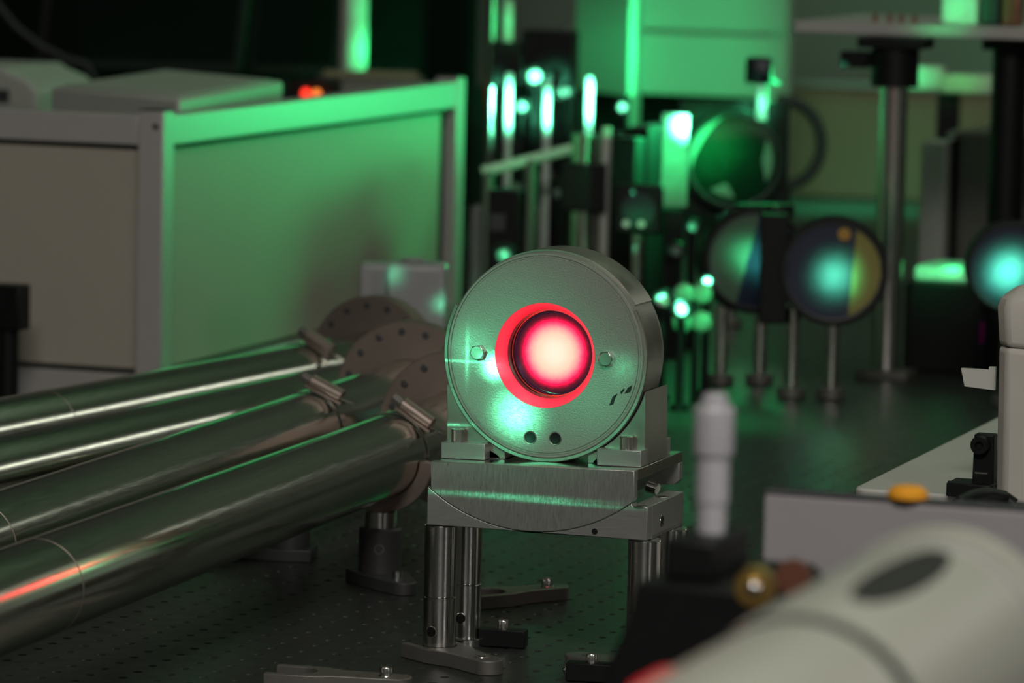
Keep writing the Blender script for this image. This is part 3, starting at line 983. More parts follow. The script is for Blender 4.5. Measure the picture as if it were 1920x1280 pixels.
def round_mount(name, label, cat, px, py, d, rx, ry, yaw, posts, kind, ringw=13, depth=.022, square=None, group=None):
    """round optic in a black ring; px,py its centre in the photograph, d its distance, posts = pixel columns"""
    c = atd(px, py, d)
    s = S(d)
    t = thing(name, label, cat, (c.x, c.y, 0), 0, group)
    r = ry * s
    N = Vector((math.sin(yaw), -math.cos(yaw), 0))         # direction the optic faces
    U = Vector((-N.y, N.x, 0))
    Vz = Vector((0, 0, 1))
    rg = B().lathe([(r, -.004), (r + ringw * s, -.004), (r + ringw * s, depth), (r, depth)], c, -N, n=72, closed=True).obj('mount_ring', M['black'], t, bevel=.0006)
    B().lathe([(r - .0004, -.0042), (r + .0016, -.0050), (r + .0026, -.0042)], c, -N, n=72, closed=True).obj('ring_lip', M['darkSteel'], rg)
    op = B().lathe([(0, .0), (r, .0), (r, depth * .8), (0, depth * .8)], c, -N, n=72).obj('optic', M[kind], t)
    if square:
        w, h = square[0] * s, square[1] * s
        B().prism([(-w, -h), (w, -h), (w, h), (-w, h)], c, U, Vz, -N, depth + .0005, depth + .012).obj('back_plate', M['black'], t, bevel=.001)
    for q in posts:
        w = c + U * ((q - px) * s)
        zt_ = c.z - math.sqrt(max(0, (r + ringw * s) ** 2 - ((q - px) * s) ** 2)) - .0005
        yb = w - N * depth * .5
        B().cyl((yb.x, yb.y, .012), (yb.x, yb.y, zt_), .0078, n=28).obj('post', M['steel'], t)
        B().cyl((yb.x, yb.y, .0005), (yb.x, yb.y, .012), .0150, n=28).obj('pedestal_base', M['greySteel'], t, bevel=.001)
    return t, c, U, N, r, op


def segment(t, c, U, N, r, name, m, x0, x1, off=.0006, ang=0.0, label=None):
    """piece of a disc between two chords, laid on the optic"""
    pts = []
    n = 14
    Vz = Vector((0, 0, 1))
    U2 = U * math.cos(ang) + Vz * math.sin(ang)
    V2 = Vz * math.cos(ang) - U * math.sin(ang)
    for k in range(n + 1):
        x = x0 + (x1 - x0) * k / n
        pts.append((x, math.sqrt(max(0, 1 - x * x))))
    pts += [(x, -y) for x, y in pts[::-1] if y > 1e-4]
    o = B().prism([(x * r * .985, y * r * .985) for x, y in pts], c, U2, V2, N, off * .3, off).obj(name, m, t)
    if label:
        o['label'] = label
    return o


# two 100 mm mirrors, side by side
mA, cA, UA, NA, rA, _ = round_mount('mirror_mount', 'round mirror in black mount, sage green on its left, partly behind the navy one', 'mirror',
                                    1412, 487, 4.86, 78, 88, R(34), (1360, 1437), 'navy', group='round mirrors on posts')
segment(mA, cA, UA, NA, rA, 'reflection_segment', M['sage'], -1.0, -0.12, ang=R(-14), label='sage green reflection coloured onto the mirror')  # reflection built as a thin sage coloured piece
mB, cB, UB, NB, rB, _ = round_mount('mirror_mount', 'navy round mirror in black mount with yellow right edge and teal laser spot', 'mirror',
                                    1563, 508, 4.74, 78, 90, R(16), (1490, 1565), 'navy', group='round mirrors on posts')
segment(mB, cB, UB, NB, rB, 'reflection_segment', M['yellow'], 0.40, 1.0, ang=R(-4), label='yellow reflection strip coloured onto the mirror')  # reflection built as a thin yellow coloured piece
s = S(4.74)
pb = cB + UB * (18 * s) + Vector((0, 0, 70 * s)) + NB * .001
B().cyl(pb, pb + NB * .0012, 12 * s, n=20).obj('yellow_dot', M['brass'], mB)
B().box((cB + UB * (-112 * s) - NB * .012), (52 * s, .030, 205 * s), R(16)).obj('mount_body', M['black'], mB, bevel=.002)
B().box((cA + UA * (30 * s) - NA * .020 + Vector((0, 0, 92 * s))), (110 * s, .03, 26 * s), R(34)).obj('adjuster_body', M['black'], mA, bevel=.002)
B().cyl(cA + UA * (45 * s) + NA * .004 + Vector((0, 0, 93 * s)), cA + UA * (45 * s) - NA * .02 + Vector((0, 0, 93 * s)), 11 * s, n=20).obj('adjuster_knob', M['steel'], mA)
beam('beam_on_navy_mirror', (0.40, 0.95, 0.36), atd(1566, 516, 4.73), .0165, 4.2, TEAL)
beam('beam_on_sage_mirror', (-0.25, 1.00, 0.36), cA + UA * (rA * .12), .017, 3.6, TEAL)

# big ring lens further back
mC, cC, UC, NC, rC, _ = round_mount('lens_mount', 'large lens in a black ring with green reflections, above the two mirrors', 'lens',
                                    1377, 300, 5.45, 78, 84, R(20), (1377,), 'glass', ringw=11, square=(104, 108))
s = S(5.45)
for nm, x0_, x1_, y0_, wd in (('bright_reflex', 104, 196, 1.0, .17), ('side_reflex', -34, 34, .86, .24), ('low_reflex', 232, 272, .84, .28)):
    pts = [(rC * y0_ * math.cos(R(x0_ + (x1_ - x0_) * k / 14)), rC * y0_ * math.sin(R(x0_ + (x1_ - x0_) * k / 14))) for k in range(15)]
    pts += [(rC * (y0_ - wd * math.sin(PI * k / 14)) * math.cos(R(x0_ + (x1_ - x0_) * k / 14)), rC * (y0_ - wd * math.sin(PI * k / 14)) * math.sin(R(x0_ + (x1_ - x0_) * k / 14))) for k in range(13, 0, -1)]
    B().prism(pts, cC, UC, (0, 0, 1), NC, .0004, .0012).obj(nm, M['glint'], mC)  # lens reflections shaped as thin pale pieces on the glass
beam('beam_on_ring_lens', (0.10, 2.05, 0.36), cC + UC * (-rC * .6) + Vector((0, 0, rC * .35)), .034, 3.0, GREEN)
beam('glow_on_ring_lens', (0.10, 2.05, 0.36), cC, .050, .18, GREEN)
# slanted bright optic left of it
d = 5.12
c = atd(1265, 300, d)
so = thing('beam_splitter', 'tall pale beam splitter plate glaring white green beside the large lens', 'beam splitter', (c.x, c.y, 0))
s = S(d)
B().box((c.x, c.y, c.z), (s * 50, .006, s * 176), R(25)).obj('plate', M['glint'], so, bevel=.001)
B().box((c.x, c.y, (c.z - s * 92) / 2), (.02, .02, c.z - s * 92 - .001), R(25)).obj('post', M['black'], so)
beam('beam_on_splitter', (c.x + .35, c.y - .5, c.z + .08), atd(1281, 236, d), .011, 24.0, TEAL)
beam('glow_on_splitter', (c.x + .35, c.y - .5, c.z + .08), atd(1262, 290, d), .045, .75, GREEN)
# adjuster head standing on the ring of the large lens
d = 5.42
c = atd(1425, 130, d)
s = S(d)
zr_ = atd(1430, 226, d).z
B().cyl((c.x + s * 5, c.y, zr_), (c.x + s * 5, c.y, c.z - s * 24), s * 10, n=20).obj('adjuster_rod', M['whitePlastic'], mC)
ah = B().box((c.x, c.y, c.z), (s * 40, s * 36, s * 46), R(30)).obj('adjuster_head', M['blueMount'], mC, bevel=.003)
B().cyl((c.x + s * 10, c.y - s * 22, c.z + s * 6), (c.x + s * 14, c.y - s * 32, c.z + s * 8), s * 12, n=20).obj('knob', M['blueMount'], ah)
B().prism([(-24, -26), (36, -26), (6, -8), (-24, 20)], c, (s, 0, 0), (0, 0, s), (0, 1, 0), -.01, .01).obj('bracket', M['black'], ah)
beam('beam_on_rod', (c.x + .30, c.y - .6, c.z + .05), atd(1430, 192, d), .016, 2.0, TEAL)

# ------------------------------------------------------------------ tall steel post with black clamp carrying a shelf
d = 4.99
p = onz(1660, 708)
s = S(d)
zsh = atd(1690, 66, d).z
sp = thing('shelf_post', 'tall bright steel post with black clamp block under the shelf', 'post', (p.x, p.y, 0))
B().cyl((p.x, p.y, .010), (p.x, p.y, zsh - .005), s * 26, n=40).obj('post', M['steel'], sp)
B().box((p.x, p.y, .005), (s * 100, s * 80, .0095), R(0)).obj('base_plate', M['greySteel'], sp, bevel=.001)
B().cyl((p.x, p.y, atd(1680, 158, d).z), (p.x, p.y, zsh - .013), s * 44, n=36).obj('clamp_block', M['black'], sp, bevel=.001)
B().box((p.x, p.y, zsh - .0062), (s * 122, s * 100, .012), 0).obj('clamp_flange', M['black'], sp, bevel=.001)
B().box((p.x - s * 75, p.y, atd(1600, 108, d).z), (s * 52, s * 40, s * 30), 0).obj('clamp_lever', M['black'], sp, bevel=.002)
a = atd(1490, 36, d)
shf = thing('shelf_plate', 'horizontal aluminium shelf plate on posts along the upper right edge', 'shelf', (a.x + .4, a.y + .1, zsh))
B().span(a.x, a.x + 1.0, a.y, a.y + .30, zsh + .0003, atd(1490, 38, d).z).obj('plate', M['alFrame'], shf, bevel=.0015)
ztop = atd(1490, 38, d).z
for px in (1642, 1672, 1695, 1722):
    q = atd(px, 24, d)
    B().cyl((q.x, a.y + .03, ztop), (q.x, a.y + .03, ztop + .009), .0028, n=14).obj('cap_screw', M['copper'], shf)
p2 = atd(1893, 150, d)
s2 = thing('shelf_column', 'wide matt black column under the right end of the shelf', 'column', (p2.x, p2.y, 0))
B().cyl((p2.x, p2.y, .006), (p2.x, p2.y, zsh - .014), s * 33, n=36).obj('column', M['black'], s2)
B().box((p2.x, p2.y, zsh - .007), (s * 90, s * 90, .013), 0).obj('head_plate', M['black'], s2, bevel=.001)
B().box((p2.x, p2.y, .003), (s * 100, s * 100, .0055), 0).obj('base_plate', M['black'], s2, bevel=.001)
# things on the shelf
q = atd(1808, 20, d)
tag(B().box((q.x, a.y + .06, ztop + .026), (.042, .04, .052), 0).obj('terminal_block', M['whitePlastic'], bevel=.003), 'pale block standing on the shelf, lit bright green', 'block')
beam('beam_on_shelf_block', (q.x - .2, a.y - .7, ztop + .12), (q.x, a.y + .04, ztop + .02), .030, .45, GREEN)
q = atd(1870, 20, d)
cb = thing('cable_connector', 'dark green and rust coloured connector at the end of the shelf', 'connector', (q.x, a.y + .05, ztop))
B().box((q.x, a.y + .05, ztop + .02), (.022, .03, .038), 0).obj('shell', M['cable'], cb, bevel=.002)
B().box((q.x + .024, a.y + .05, ztop + .018), (.020, .03, .034), 0).obj('plug', M['copper'], cb, bevel=.002)

# pale connector lit green between the shelf columns
d = 6.0
q = atd(1735, 146, d)
s = S(d)
gc = thing('amplifier_box', 'small pale box glowing green between the shelf post and black column', 'box', (q.x, q.y, 0))
B().box((q.x, q.y, q.z), (s * 70, .05, s * 44), R(8)).obj('box', M['whitePlastic'], gc, bevel=.003)
B().box((q.x + s * 85, q.y, q.z - s * 8), (s * 96, .05, s * 34), R(8)).obj('side_box', M['whitePlastic'], gc, bevel=.003)
B().box((q.x + s * 40, q.y + .02, (q.z - s * 30) / 2), (s * 40, .03, q.z - s * 30), R(8)).obj('pillar', M['black'], gc)
beam('beam_on_amplifier', (q.x - .3, q.y - .9, q.z + .2), (q.x, q.y, q.z), .024, .6, GREEN)
beam('glow_on_amplifier', (q.x - .3, q.y - .9, q.z + .2), (q.x + s * 90, q.y, q.z), .030, .25, (.03, 1, .12))

# ------------------------------------------------------------------ black beam dump box and grey case (right)
p0, p1 = onz(1692, 694), onz(1840, 698)
d = (p0 - CAM).dot(FW)
s = S(d)
zt = atd(1692, 528, d).z
dump = thing('beam_dump', 'black box with a green lit top edge beside the tall steel post', 'box', ((p0.x + p1.x) / 2, p0.y, 0))
B().span(p0.x, p1.x, p0.y, p0.y + .12, .0005, zt).obj('housing', M['black'], dump, bevel=.002)
B().span(p0.x + .004, p1.x - .004, p0.y + .02, p0.y + .12, zt + .0004, zt + .018).obj('window_block', M['frost'], dump, bevel=.006, seg=4)
B().cyl(atd(1836, 645, d - .012), atd(1836, 605, d - .012), s * 9, n=18).obj('magenta_rod', M['magenta'], dump)
beam('beam_on_dump', ((p0.x + p1.x) / 2 + .02, p0.y - .5, zt + .32), atd(1795, 515, d + .02), .010, 2.6, GREEN)
beam('glow_on_dump', ((p0.x + p1.x) / 2 + .02, p0.y - .5, zt + .32), atd(1755, 508, d + .02), .045, .55, GREEN)
d = 5.55
q0, q1 = atd(1728, 490, d), atd(1985, 490, d)
zt = atd(1800, 242, d).z
s = S(d)
gcs = thing('equipment_case', 'tall dark grey equipment case with lighter aluminium edge profile at right', 'case', ((q0.x + q1.x) / 2, q0.y, 0))
B().span(q0.x + s * 62, q1.x, q0.y, q0.y + .25, .0005, zt).obj('case_body', M['greySteel'], gcs, bevel=.006)
B().span(q0.x, q0.x + s * 48, q0.y - .02, q0.y + .05, .0005, zt - s * 22).obj('edge_profile', M['alFrame'], gcs, bevel=.002)
B().span(q0.x + s * 48, q0.x + s * 62, q0.y + .01, q0.y + .2, .0005, zt - s * 14).obj('gap_strip', M['black'], gcs)
B().cyl((q0.x + s * 56, q0.y - .02, zt - s * 8), (q0.x + s * 56, q0.y + .02, zt - s * 8), s * 9, n=16).obj('corner_screw', M['steel'], gcs)
# mirror cut by the right edge
mD, cD, UD, ND, rD, _ = round_mount('mirror_mount', 'dark round mirror with bright speckled green spot at the right picture edge', 'mirror',
                                    1897, 500, 4.70, 58, 78, R(20), (1897,), 'navy', ringw=8, group='round mirrors on posts')
beam('beam_on_edge_mirror', (0.75, 1.2, 0.36), atd(1890, 510, 4.70), .017, 11.0, TEAL)

# ------------------------------------------------------------------ background panels
d = 7.7
q0, q1 = atd(1478, 330, d), atd(2000, 330, d)
zt = atd(1600, 164, d).z
bp = thing('rear_cabinet', 'low beige cabinet side far behind the tall steel post', 'cabinet', ((q0.x + q1.x) / 2, q0.y, 0))
B().span(q0.x, q1.x + .3, q0.y, q0.y + .3, .0005, zt).obj('side_panel', M['beige'], bp, bevel=.003)
B().span(q0.x - .01, q1.x + .31, q0.y - .006, q0.y + .31, zt + .0003, zt + .010).obj('top_rim', M['alFrame'], bp, bevel=.002)
# cable loop in front of it
d = 5.95
pts = [atd(1468 + 72 * math.sin(a), 268 - 80 * math.cos(a), d) for a in [R(-10 + 185 * k / 26) for k in range(27)]]
pts.append(Vector((pts[-1].x - .02, pts[-1].y, .008)))
tag(B().path(pts, S(d) * 11, 14).obj('cable_loop', M['cable']), 'thick dark green cable bent in a half loop before the beige cabinet', 'cable')
p = onz(1600, 392)
beam('stray_glow_on_far_table', (p.x, p.y - .15, 1.6), p, .17, 1.6, (0.03, 1.0, 0.42), soft=.02)
# white screen panel lit green
d = 6.9
q0, q1 = atd(1195, 175, d), atd(1498, 182, d)
zb_ = q0.z
sc_ = thing('laser_screen', 'white screen panel lit bright green across the top behind the optics', 'screen', ((q0.x + q1.x) / 2, q0.y, 0))
B().span(q0.x, q1.x, q0.y, q0.y + .012, zb_, atd(1300, 62, d).z).obj('lower_panel', M['whitePanel'], sc_, bevel=.002)
B().span(q0.x, q1.x, q0.y + .003, q0.y + .015, atd(1300, 56, d).z, zb_ + .45).obj('upper_panel', M['whitePanel'], sc_, bevel=.002)
B().span(q0.x - .022, q0.x - .001, q0.y - .012, q0.y + .02, .0005, zb_ + .45).obj('frame_post', M['alFrame'], sc_, bevel=.002)
B().span(q1.x - .03, q1.x, q0.y + .016, q0.y + .04, .0005, zb_ + .45).obj('frame_post', M['alFrame'], sc_, bevel=.002)
B().span(q1.x - .036, q1.x - .006, q0.y - .020, q0.y - .001, zb_ - .010, zb_ + .02).obj('corner_bracket', M['whitePanel'], sc_, bevel=.002)
# second, turned screen on its left
q2, q3 = atd(1072, 168, 6.75), atd(1178, 172, 6.6)
sd = thing('side_screen', 'narrow white screen turned sideways, bright green, left of the wide screen', 'screen', ((q2.x + q3.x) / 2, (q2.y + q3.y) / 2, 0))
U = (q3 - q2)
U.z = 0
L_ = U.length
U.normalize()
B().prism([(0, q2.z), (L_, q2.z), (L_, q2.z + .5), (0.03, q2.z + .5)], (q2.x, q2.y, 0), U, (0, 0, 1), (-U.y, U.x, 0), 0, .012).obj('panel', M['whitePanel'], sd, bevel=.002)
for k in (0.02, L_ - .02):
    B().cyl((q2.x + U.x * k, q2.y + U.y * k + .02, .0005), (q2.x + U.x * k, q2.y + U.y * k + .02, q2.z + .02), .008, n=16).obj('leg', M['black'], sd)
beam('glow_on_side_screen', (-0.25, 2.95, 0.36), q2.lerp(q3, .65) + Vector((0, 0, .06)), .10, 2.0, GREEN, soft=.01)
# dark screens below / behind, so the beam line stands before black
q0, q1 = atd(880, 330, 7.2), atd(1478, 330, 7.2)
tag(B().span(q0.x - .1, q1.x, q0.y + .15, q0.y + .17, .0005, .196).obj('beam_block', M['black'], bevel=.002), 'low black beam block wall under the green lit screens', 'beam block')
q0, q1 = atd(705, 200, 7.4), atd(905, 200, 7.4)
tag(B().span(q0.x - .05, q1.x, q0.y, q0.y + .03, .0005, .8).obj('black_curtain_board', M['blackMatt'], bevel=.003), 'tall black board behind the far end of the enclosure', 'board')

# ------------------------------------------------------------------ beam line components between enclosure and lens


def steel_rod(name, label, cat, px, ytop, d, r, m, group=None):
    p = atd(px, ytop, d)
    t = thing(name, label, cat, (p.x, p.y, 0), 0, group)
    B().cyl((p.x, p.y, .008), (p.x, p.y, p.z), r * S(d), n=28).obj('rod', M[m], t)
    B().cyl((p.x, p.y, .0005), (p.x, p.y, .008), r * S(d) * 2, n=28).obj('foot', M['greySteel'], t, bevel=.001)
    return t, p


d = 5.75
t_, p = steel_rod('tall_rod', 'tall grey rod reaching the top edge right of the enclosure end', 'rod', 926, -40, d, 13, 'steel')
B().box((p.x + S(d) * 30, p.y, atd(960, 120, d).z), (S(d) * 56, .03, S(d) * 84), R(12)).obj('clamp', M['black'], t_, bevel=.002)
B().cyl((p.x + S(d) * 30, p.y, atd(955, 80, d).z), (p.x + S(d) * 30, p.y, atd(955, 0, d).z), S(d) * 10, n=20).obj('side_rod', M['whitePlastic'], t_)
beam('beam_on_side_rod', (p.x + .35, p.y - .6, .42), (p.x + S(d) * 30, p.y, atd(955, 45, d).z), .024, .6, GREEN)
# glaring rods in the pump beam
for k, (px, yc, hh, lum, lab) in enumerate(((955, 197, 44, 9, 'leftmost slim rod glaring white green in the pump beam'),
                                            (1027, 205, 36, 8, 'middle slim rod glaring white green in the pump beam'),
                                            (1106, 188, 44, 9, 'right slim rod glaring white green, standing on a black clamp'))):
    dd = 5.55 + .03 * k
    t_, p = steel_rod('beam_rod', lab, 'rod', px, yc - 60 + 8 * k, dd, 7, 'frost', 'rods in the pump beam')
    s = S(dd)
    B().box((p.x, p.y + .006, atd(px, yc + 80, dd).z), (s * 40, .016, s * 22), R(15)).obj('rod_clamp', M['black'], t_, bevel=.001)
    tg = atd(px, yc, dd)
    for j in (-1, 0, 1):
        beam('pump_beam_on_rod', (tg.x + .28, tg.y - .55, tg.z + .04), (tg.x, tg.y, tg.z + j * hh * .55 * s), hh * .42 * s, lum, TEAL)


def spot_optic(label, px, py, d, r, lum, rz=20, m='frost', sx=.30):
    c = atd(px, py, d)
    s = S(d)
    t = thing('lens_holder', label, 'lens holder', (c.x, c.y, 0), 0, 'small lens holders in the beam line')
    N = Vector((math.sin(R(rz)), -math.cos(R(rz)), 0))
    B().lathe([(r * s, -.003), (r * s * 1.7, -.003), (r * s * 1.7, .010), (r * s, .010)], c, -N, n=36, closed=True).obj('ring', M['black'], t, bevel=.0004)
    B().lathe([(0, -.0012), (r * s * .6, -.0006), (r * s, .001), (r * s, .008), (0, .008)], c, -N, n=36).obj('lens', M[m], t)
    pb_ = c + N * -.004
    B().cyl((pb_.x, pb_.y, .006), (pb_.x, pb_.y, c.z - r * s * 1.68), s * 8, n=18).obj('post', M['black'], t)
    B().cyl((pb_.x, pb_.y, .0005), (pb_.x, pb_.y, .006), s * 18, n=18).obj('foot', M['black'], t)
    if lum:
        beam('beam_on_lens', (c.x + sx, c.y - .55, c.z + .05), c, r * s * .75, lum * 1.6, TEAL)
    return t


spot_optic('small bright lens high above the middle glaring rod', 1003, 143, 5.80, 13, 5.5)
spot_optic('small lens left of the right glaring rod', 1060, 172, 5.8, 9, 2.5)
spot_optic('small speckled lens right of the glaring rods', 1167, 201, 5.7, 9, 2.2)
spot_optic('small dim lens close to the right of the leftmost glaring rod', 978, 200, 5.7, 9, 1.6)
spot_optic('tiny brilliant lens standing alone left of the sage mirror', 1326, 527, 4.75, 8, 14)
spot_optic('bright lens just right of the crystal holder', 1243, 562, 4.70, 12, 7)
spot_optic('bright lens beside the four green petals', 1278, 580, 4.62, 12, 7)
spot_optic('dim green lens below the black square mount', 1268, 470, 5.1, 10, 1.6, m='glint', sx=-.25)
spot_optic('dim green lens above the brilliant one', 1298, 425, 5.2, 9, 1.4, m='glint', sx=-.25)
spot_optic('dim green lens low beside the enclosure end', 955, 440, 5.3, 12, 1.3, m='glint')
spot_optic('dim green lens just above the top of the crystal holder, left side', 945, 478, 5.0, 13, .9, m='glint')
spot_optic('dim green lens over the black square mount', 1196, 328, 5.3, 11, 1.4, m='glint', sx=-.2)
spot_optic('faint green lens left of the thick clamp post', 1046, 362, 5.5, 9, .8, m='glint')
d = 5.63
p = atd(948, 420, d)
z1 = atd(948, 386, d).z
tag(B().box((p.x, p.y, z1 / 2), (S(d) * 120, .05, z1 - .001), R(8)).obj('grey_housing', M['greyBox'], bevel=.003), 'dull grey housing low between the enclosure end and the clamp post', 'housing')
# four-leaf frosted diffuser
d = 4.66
c = atd(1292, 580, d)
s = S(d)
fl_ = thing('petal_diffuser', 'four-petalled frosted diffuser glowing green right of the crystal holder', 'diffuser', (c.x, c.y, 0))
for (dx, dz) in ((-20, 26), (14, 28), (14, -26), (-22, -28)):
    o = c + Vector((dx * s * .95, dx * s * .33, dz * s)) + Vector((0, .02, 0))
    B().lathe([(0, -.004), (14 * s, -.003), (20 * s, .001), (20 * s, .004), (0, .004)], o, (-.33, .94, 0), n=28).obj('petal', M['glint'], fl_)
B().cyl((c.x, c.y + .026, .001), (c.x, c.y + .026, c.z + 30 * s), s * 7, n=18).obj('stem', M['black'], fl_)
beam('beam_on_petals', (c.x + .45, c.y - .6, c.z + .12), c + Vector((0, .02, 0)), .032, .75, GREEN)

# post with black clamp and inclined green rod
d = 5.3
p = atd(1098, 300, d)
s = S(d)
pcl = thing('clamp_post', 'thick steel post with a large black clamp behind the crystal holder top', 'post', (p.x, p.y, 0))
B().cyl((p.x, p.y, .010), (p.x, p.y, atd(1098, 250, d).z), s * 26, n=36).obj('post', M['steel'], pcl)
B().box((p.x, p.y, atd(1098, 350, d).z), (s * 84, s * 76, s * 90), R(12)).obj('clamp', M['black'], pcl, bevel=.002)
B().cyl((p.x + s * 40, p.y, .010), (p.x + s * 40, p.y, atd(1098, 236, d).z), s * 9, n=20).obj('side_rod', M['whitePlastic'], pcl)
B().cyl((p.x, p.y, .0005), (p.x, p.y, .010), s * 48, n=36).obj('base', M['greySteel'], pcl)
a_, b_ = atd(905, 322, 5.45), atd(1085, 276, 5.45)
rd = thing('cross_rod', 'inclined dull green rod crossing behind the clamp post', 'rod', ((a_.x + b_.x) / 2, (a_.y + b_.y) / 2, 0))
B().cyl(a_, b_, S(5.45) * 10, n=20).obj('rod', M['whitePlastic'], rd)
for q in (a_.lerp(b_, .06), a_.lerp(b_, .5)):
    B().cyl((q.x, q.y, .0005), (q.x, q.y, q.z), S(5.45) * 12, n=18).obj('support', M['greySteel'], rd)
# square black mount with bluish optic
d = 5.04
c = atd(1197, 392, d)
s = S(d)
sq = thing('square_mount', 'square black optic mount with a faint blue sheen left of the large lens', 'optic mount', (c.x, c.y, 0))
B().box(c, (s * 92, .024, s * 94), R(18)).obj('frame', M['black'], sq, bevel=.004)
n_ = Vector((math.sin(R(18)), -math.cos(R(18)), 0))
B().cyl(c + n_ * .0121, c + n_ * .0128, s * 32, n=32).obj('optic', M['blueMount'], sq)
B().cyl((c.x, c.y, .0005), (c.x, c.y, c.z - s * 47), s * 11, n=24).obj('post', M['steel'], sq)
for dx in (-24, 6):
    o = c + n_ * .0129 + Vector((dx * s * .9, dx * s * .3, -26 * s))
    B().cyl(o, o + n_ * .001, s * 7, n=16).obj('screw', M['frost'], sq)
beam('beam_on_square_mount', (c.x + .35, c.y - .7, c.z + .05), c + Vector((0, 0, -26 * s)), .02, .14, GREEN)
# cluster of black boxes that shade the enclosure side
for k, (px, yb, yt, d, w, lab) in enumerate(((1025, 400, 55, 5.95, 96, 'tall black laser head block behind the glaring rods'),
                                             (1000, 430, 330, 5.78, 110, 'low black mount block under the inclined rod'),
                                             (950, 460, 352, 5.15, 60, 'small black block just right of the enclosure end'),
                                             (1180, 330, 246, 5.6, 110, 'black housing between the clamp post and the large lens'))):
    p = atd(px, yb, d)
    z1 = atd(px, yt, d).z
    s = S(d)
    t_ = thing('laser_block', lab, 'housing', (p.x, p.y, 0), 0, 'black laser housings')
    B().box((p.x, p.y, z1 / 2), (s * w, .06, z1 - .001), R(10)).obj('housing', M['black'], t_, bevel=.003)
    B().box((p.x, p.y - .033, z1 * .8), (s * w * .5, .004, .02), R(10)).obj('cover', M['darkSteel'], t_, bevel=.001)
    B().cyl((p.x + s * w * .3, p.y, z1), (p.x + s * w * .3, p.y, z1 + .006), .005, n=16).obj('cap_screw', M['steel'], t_)

for (x, y, w, l, z1, lab) in ((-0.29, 2.290, .030, .115, .256, 'added black oblong block shading the enclosure side, right of the thick clamp post'),
                             (-0.29, 2.203, .030, .040, .246, 'smaller, lower added black block shading the enclosure, in line with the oblong one')):
    t_ = thing('shading_block', lab, 'cover', (x, y, 0), 0, 'added black shading blocks in a row')  # added to cast the stepped shadow on the enclosure side
    B().box((x, y, z1 / 2), (w, l, z1 - .001)).obj('block_body', M['black'], t_, bevel=.002)
    B().box((x, y, z1 + .0005), (w * .7, l * .7, .001)).obj('block_lid', M['darkSteel'], t_)

# ------------------------------------------------------------------ right: white box, cream canister, black latch
XW, YW, ZW = 0.480, 0.325, 0.120
wb = thing('white_housing', 'flat white housing with rounded corner behind the grey panel at right', 'housing', (XW + .35, YW + .4, 0))
r_ = .012
out = [(XW + r_ - r_ * math.cos(a), YW + r_ - r_ * math.sin(a)) for a in [R(90 * k / 8) for k in range(9)]]
B().prism(out + [(XW + .62, YW), (XW + .62, YW + .80), (XW, YW + .80)], (0, 0, 0), (1, 0, 0), (0, 1, 0), (0, 0, 1), .0005, ZW).obj('housing', M['whitePlastic'], wb, bevel=.002)
p = onz(1928, 940, ZW)
d = (p - CAM).dot(FW)
s = S(d)
cn = thing('cream_canister', 'tall cream canister with a band and stepped top at the right picture edge', 'canister', (p.x, p.y, ZW))
zt = atd(1920, 545, d).z
zm = atd(1920, 646, d).z
B().lathe([(0, ZW + .0005), (s * 62, ZW + .0005), (s * 66, zm), (0, zm)], (p.x, p.y, 0), n=8, up=(1, .15, 0)).obj('lower_body', M['cream'], cn, bevel=.004, seg=3)
B().lathe([(0, zm + .0004), (s * 66, zm + .0004), (s * 72, zt - .010), (s * 66, zt - .004), (s * 30, zt + .006), (0, zt + .006)], (p.x, p.y, 0), n=8, up=(1, .15, 0)).obj('upper_body', M['cream'], cn, bevel=.004, seg=3)
q = atd(1838, 712, d + .03)
B().prism([(-30, -14), (28, -18), (28, 26), (16, 26), (16, 20), (-38, 20)], q, (s, 0, 0), (0, 0, s), (0, 1, 0), 0, .004).obj('side_tab', M['whitePlastic'], cn)
p = onz(1838, 930, ZW)
d = (p - CAM).dot(FW)
s = S(d)
lt = thing('latch_bracket', 'small black bracket with round knob in front of the cream canister', 'bracket', (p.x, p.y, ZW))
zk = atd(1840, 830, d).z
B().prism([(-12, (zk - ZW) / s + 18), (26, (zk - ZW) / s + 18), (28, 0), (-14, 0)], (p.x, p.y, ZW + .0005), (s, 0, 0), (0, 0, s), (0, 1, 0), -.006, .006).obj('upright', M['black'], lt, bevel=.001)
B().box((p.x - s * 14, p.y, ZW + s * 14), (s * 86, .030, s * 26)).obj('foot', M['black'], lt, bevel=.001)
kb = B().lathe([(0, .004), (s * 7, .004), (s * 8, .007), (s * 16, .007), (s * 18, .005), (s * 18, -.006)], (p.x + s * 2, p.y - .006, zk), (0, -1, 0), n=28).obj('knob', M['black'], lt)
B().cyl((p.x - s * 60, p.y - .004, ZW + s * 20), (p.x - s * 50, p.y - .004, ZW + s * 20), s * 7, n=16).obj('hinge_pin', M['black'], lt)
B().box((p.x + s * 4, p.y - .0063, ZW + s * 46), (s * 24, .0006, s * 3)).obj('scratch_line', M['greySteel'], lt)
tag(B().path([Vector((atd(1783, 990, 2.9).x, atd(1783, 990, 2.9).y, .006)), atd(1783, 990, 2.9), atd(1788, 958, 2.9), atd(1800, 944, 2.9), atd(1825, 932, 2.91), atd(1850, 928, 2.93), atd(1880, 934, 2.95), atd(1900, 948, 2.95)], .0055, 16).obj('black_hose', M['black']),
    'short thick black hose under the small black bracket', 'hose')

